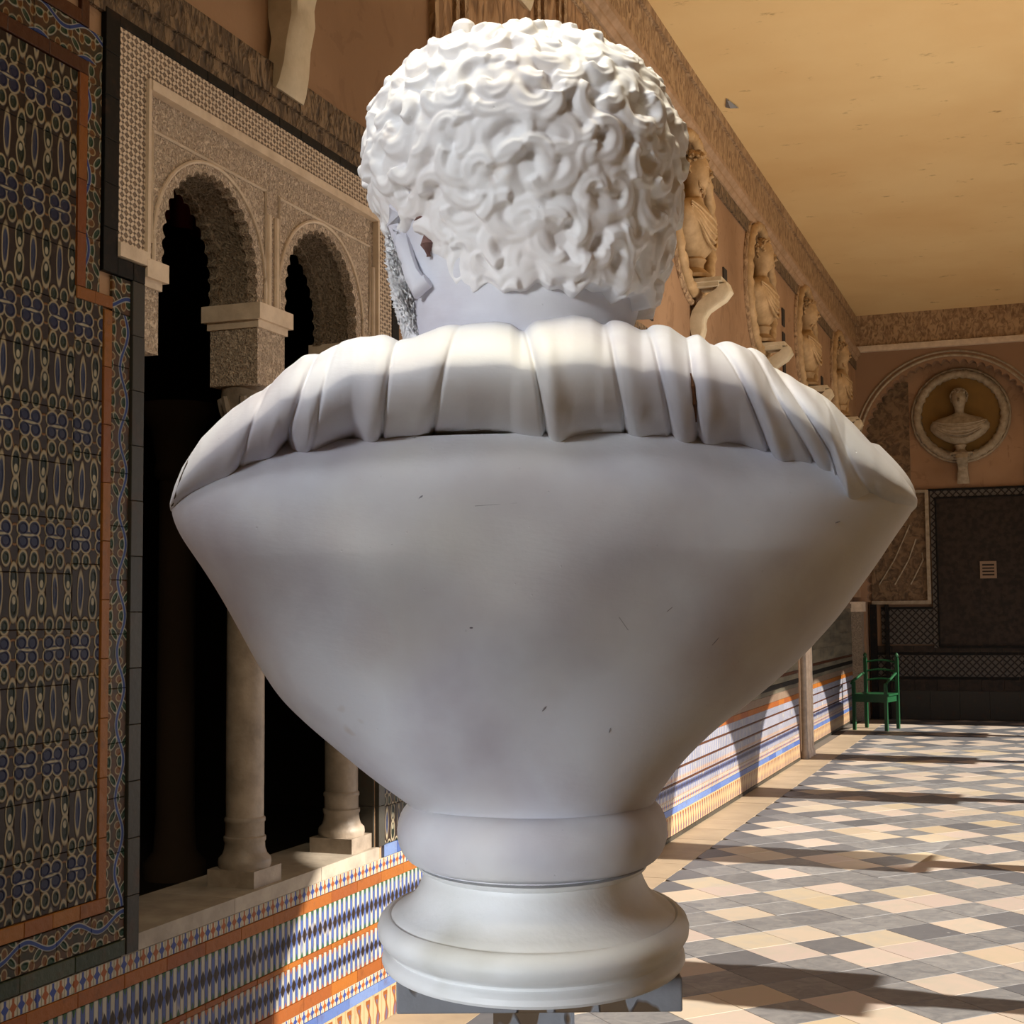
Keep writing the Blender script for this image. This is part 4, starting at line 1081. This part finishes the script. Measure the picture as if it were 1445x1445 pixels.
# --- hair: relief of separate carved locks over the skull
HYs = [34, 38, 46, 60, 82, 112, 150, 192, 240, 280, 325, 375, 425, 446]
HYs = lift(HYs)
SL = [724, 686, 655, 618, 582, 553, 532, 520, 519, 526, 551, 585, 604, 612]
SR = [728, 770, 808, 848, 888, 921, 944, 958, 962, 957, 949, 938, 924, 912]
SB = [.001, .026, .050, .072, .096, .115, .129, .137, .137, .132, .122, .113, .104, .098]
SF = [.001, .030, .055, .082, .105, .122, .132, .128, .118, .10, .08, .07, .06, .055]
nH, nR = 760, 400
G = sil_rows(HYs, SL, SR, SB, SF, [.005]*14, nH, nR, pole=True)
du = np.roll(G, -1, 1)-np.roll(G, 1, 1); dv = np.gradient(G, axis=0); nrm = np.cross(dv, du); nrm /= np.linalg.norm(nrm, axis=-1, keepdims=True)+1e-12
cen = np.array([G[..., 0].mean(), .005, G[..., 2].mean()]); sgn = np.sign(((G-cen)*nrm).sum(-1).mean()); nrm *= sgn
V = G.reshape(-1, 3); NV = nrm.reshape(-1, 3); Hh = np.zeros(len(V)); 
# sample lock centres evenly over the surface
area_w = (np.linalg.norm(du, axis=-1)*np.linalg.norm(dv, axis=-1)).ravel(); area_w[V[:, 1] > .11] *= .3; area_w /= area_w.sum()
cand = rng.choice(len(V), 6000, p=area_w); cents = []
for ci in cand:
    if all(np.sum((V[ci]-V[k])**2) > .0185**2 for k in cents): cents.append(ci)
    if len(cents) > 560: break
cents = sorted(cents, key=lambda i: V[i, 2])          # lower locks first, upper overlap
HF_ = np.zeros(len(V))
for ci in cents:
    p = V[ci]; n = NV[ci]; d = V-p; near = np.where((d*d).sum(1) < .050**2)[0]
    near = near[(NV[near]@n) > .2]; q = d[near]
    dn = np.array([0, 0, -1.0])-n*(-n[2]); l = np.linalg.norm(dn); dn = dn/l if l > .25 else np.cross(n, [1, 0, 0])
    rt = np.cross(n, dn)
    th = rng.uniform(-PI, PI) if rng.random() < .6 else rng.normal(0, .8)+(.5 if p[0] > 0 else -.5)*rng.random(); 
    t1 = dn*math.cos(th)+rt*math.sin(th); t2 = np.cross(n, t1)*(1 if rng.random() < .5 else -1)
    u, v = q@t1, q@t2
    R = rng.uniform(.0095, .020); span = rng.uniform(1.6, 4.2)      # arc length angle
    wd = rng.uniform(.0085, .0135); ht = rng.uniform(.0068, .0120)
    # spiral spine centred at (0,R): angle a measured from start
    uu, vv = u+.5*R, v-R*.4
    rr = np.sqrt(uu*uu+vv*vv); a = np.arctan2(vv, uu)
    best = np.full(len(near), -1.0)
    for turn in (0, 1):
        aa = np.mod(a+PI*.5, 2*PI)+2*PI*turn
        tt = aa/span; ok = tt <= 1.0
        rs = R*(1.25-.62*tt); wl_ = wd*(1.0-.38*tt)*np.clip(tt*6+.15, 0, 1)**.5
        dd = (rr-rs)/np.maximum(wl_, 1e-5)
        prof = np.sqrt(np.clip(1-dd*dd, 0, 1))
        strand = 1-.13*(np.cos(dd*7.5)*.5+.5)*(np.abs(dd) < .9)
        hgt = ht*prof*strand*(.72+.42*tt)
        best = np.maximum(best, np.where(ok & (np.abs(dd) < 1), hgt, -1))
    # tail entering the curl
    tx = uu+R*1.1; tail = np.sqrt(np.clip(1-((vv+R*1.15-.1*R*np.sin(uu*150))/(wd*.9))**2, 0, 1))*np.clip(1-np.abs(uu+R*.5)/(R*2.0), 0, 1)**.5*ht*.8
    best = np.maximum(best, tail)
    core = np.exp(-(q*q).sum(1)/(.010**2))*.0035
    cur = HF_[near]; cand_h = np.where(best > 0, best+core*.4+.25*cur*np.clip(best/ht, 0, 1), 0)
    HF_[near] = np.maximum(cur, cand_h)
Hm = HF_.reshape(nR, nH)
for _ in range(4):
    Hm = (Hm*2+np.roll(Hm, 1, 1)+np.roll(Hm, -1, 1)+np.vstack([Hm[:1], Hm[:-1]])+np.vstack([Hm[1:], Hm[-1:]]))/6
edge = np.ones(nR); edge[-6:] = np.linspace(.8, .1, 6)
lim = np.minimum(1, np.linspace(0, 1, nR)*12)**.5
G2 = G+nrm*((Hm*1.0-.003)*edge[:, None]*lim[:, None])[..., None]
# scalloped hairline
wave = .35*(.010*np.sin(np.linspace(0, 2*PI, nH, endpoint=False)*13)+.007*np.sin(np.linspace(0, 2*PI, nH, endpoint=False)*29+1))
G2[..., 2] -= wave[None, :]*(np.linspace(0, 1, nR)**10)[:, None]
# tuck the last rows into the neck
tuck = np.clip((np.arange(nR)-(nR-7))/6, 0, 1)[:, None]
G2[..., 0] = G2[..., 0]*(1-.14*tuck)+mm(742, 430)[0]*.14*tuck; G2[..., 1] *= (1-.20*tuck)
hair = link('hair', np_grid_mesh('hair', G2[::-1]), M['hair'], bust)
# crown tuft on the outline
for px, py, r in ((655, 44, 19), (742, 36, 12)):
    x, z = mm(px, py); mb = MB(); mb.lathe([(0.0005, r*k_)]+[(r*k_*math.sin(a), r*k_*math.cos(a)*.8) for a in (.5, 1., 1.5, 2., 2.5)], 0, 0, 14, sy=1.5)
    o = mb.build('lock', M['hair'], hair, True); o.location = (x, 0, z)
# --- ear and beard on the left side
mb = MB(); ear = [(570, 286, -.052), (559, 294, -.048), (560, 318, -.040), (568, 342, -.046), (575, 366, -.050), (582, 388, -.056), (592, 406, -.062), (604, 396, -.066)]
mb.tube([(*[mm(a, b, y)[0]], y, mm(a, b, y)[1]) for a, b, y in ear], [.004, .0065, .0072, .0066, .006, .0065, .008, .005], 10, flat=1.3)
mb.tube([(*[mm(a, b, y)[0]], y, mm(a, b, y)[1]) for a, b, y in ((570, 300, -.020), (576, 330, -.022), (584, 362, -.026), (594, 395, -.034))], [.008, .012, .011, .008], 10)
ear_o = mb.build('ear', M['plaster'], head, True)
for a, b, q in ((603, 345, 16), (594, 310, 8)):
    xx_, zz_ = mm(a, b, -.07); hb_ = MB(); hb_.tube([(xx_-.001, -.066, zz_+q*k_), (xx_, -.070, zz_), (xx_+.001, -.068, zz_-q*k_)], [.002, .006, .002], 8); hb_.build('ear_hollow', M['stain'], head, True)
n = 120; rows = []
for i in range(110):
    t = i/109; py = 300+t*200; cx = 562+t*32; r = 19+7*math.sin(PI*t)
    x, z = mm(cx, py, .02); a = np.linspace(0, 2*PI, n, endpoint=False)
    rj = 1+.10*rng.standard_normal(n)*math.sin(PI*t)
    rows.append(np.stack([x+r*k_*rj*np.cos(a)*1.0, .020+.062*rj*np.sin(a), np.full(n, z)+.0008*rng.standard_normal(n)], -1))
link('beard', np_grid_mesh('beard', np.array(rows)[::-1]), M['beard'], head)

# --- block the bust stands on, on a slim post
yf = -.08
zb_top = BASE[2]; zbot = CAM_H+meas(760, 1430, yf)[1]
xl = meas(559, 1400, yf)[0]-X0; xr = meas(963, 1400, yf)[0]-X0
ped = empty('pedestal', (BASE[0], BASE[1], 0), YAW); props(ped, 'grey painted stone block with peeling patches under the bust', 'pedestal')
mb = MB(); mb.box(xl, xr, yf, .15, zbot, zb_top); o = mb.build('block', M['block'], ped)
bv = o.modifiers.new('bevel', 'BEVEL'); bv.width = .0015; bv.segments = 2
MB().box(-.035, .035, 0, .07, .03, zbot).build('post', M['block'], ped)
MB().box(-.15, .15, -.12, .18, .0, .03).build('base_plate', M['block'], ped)
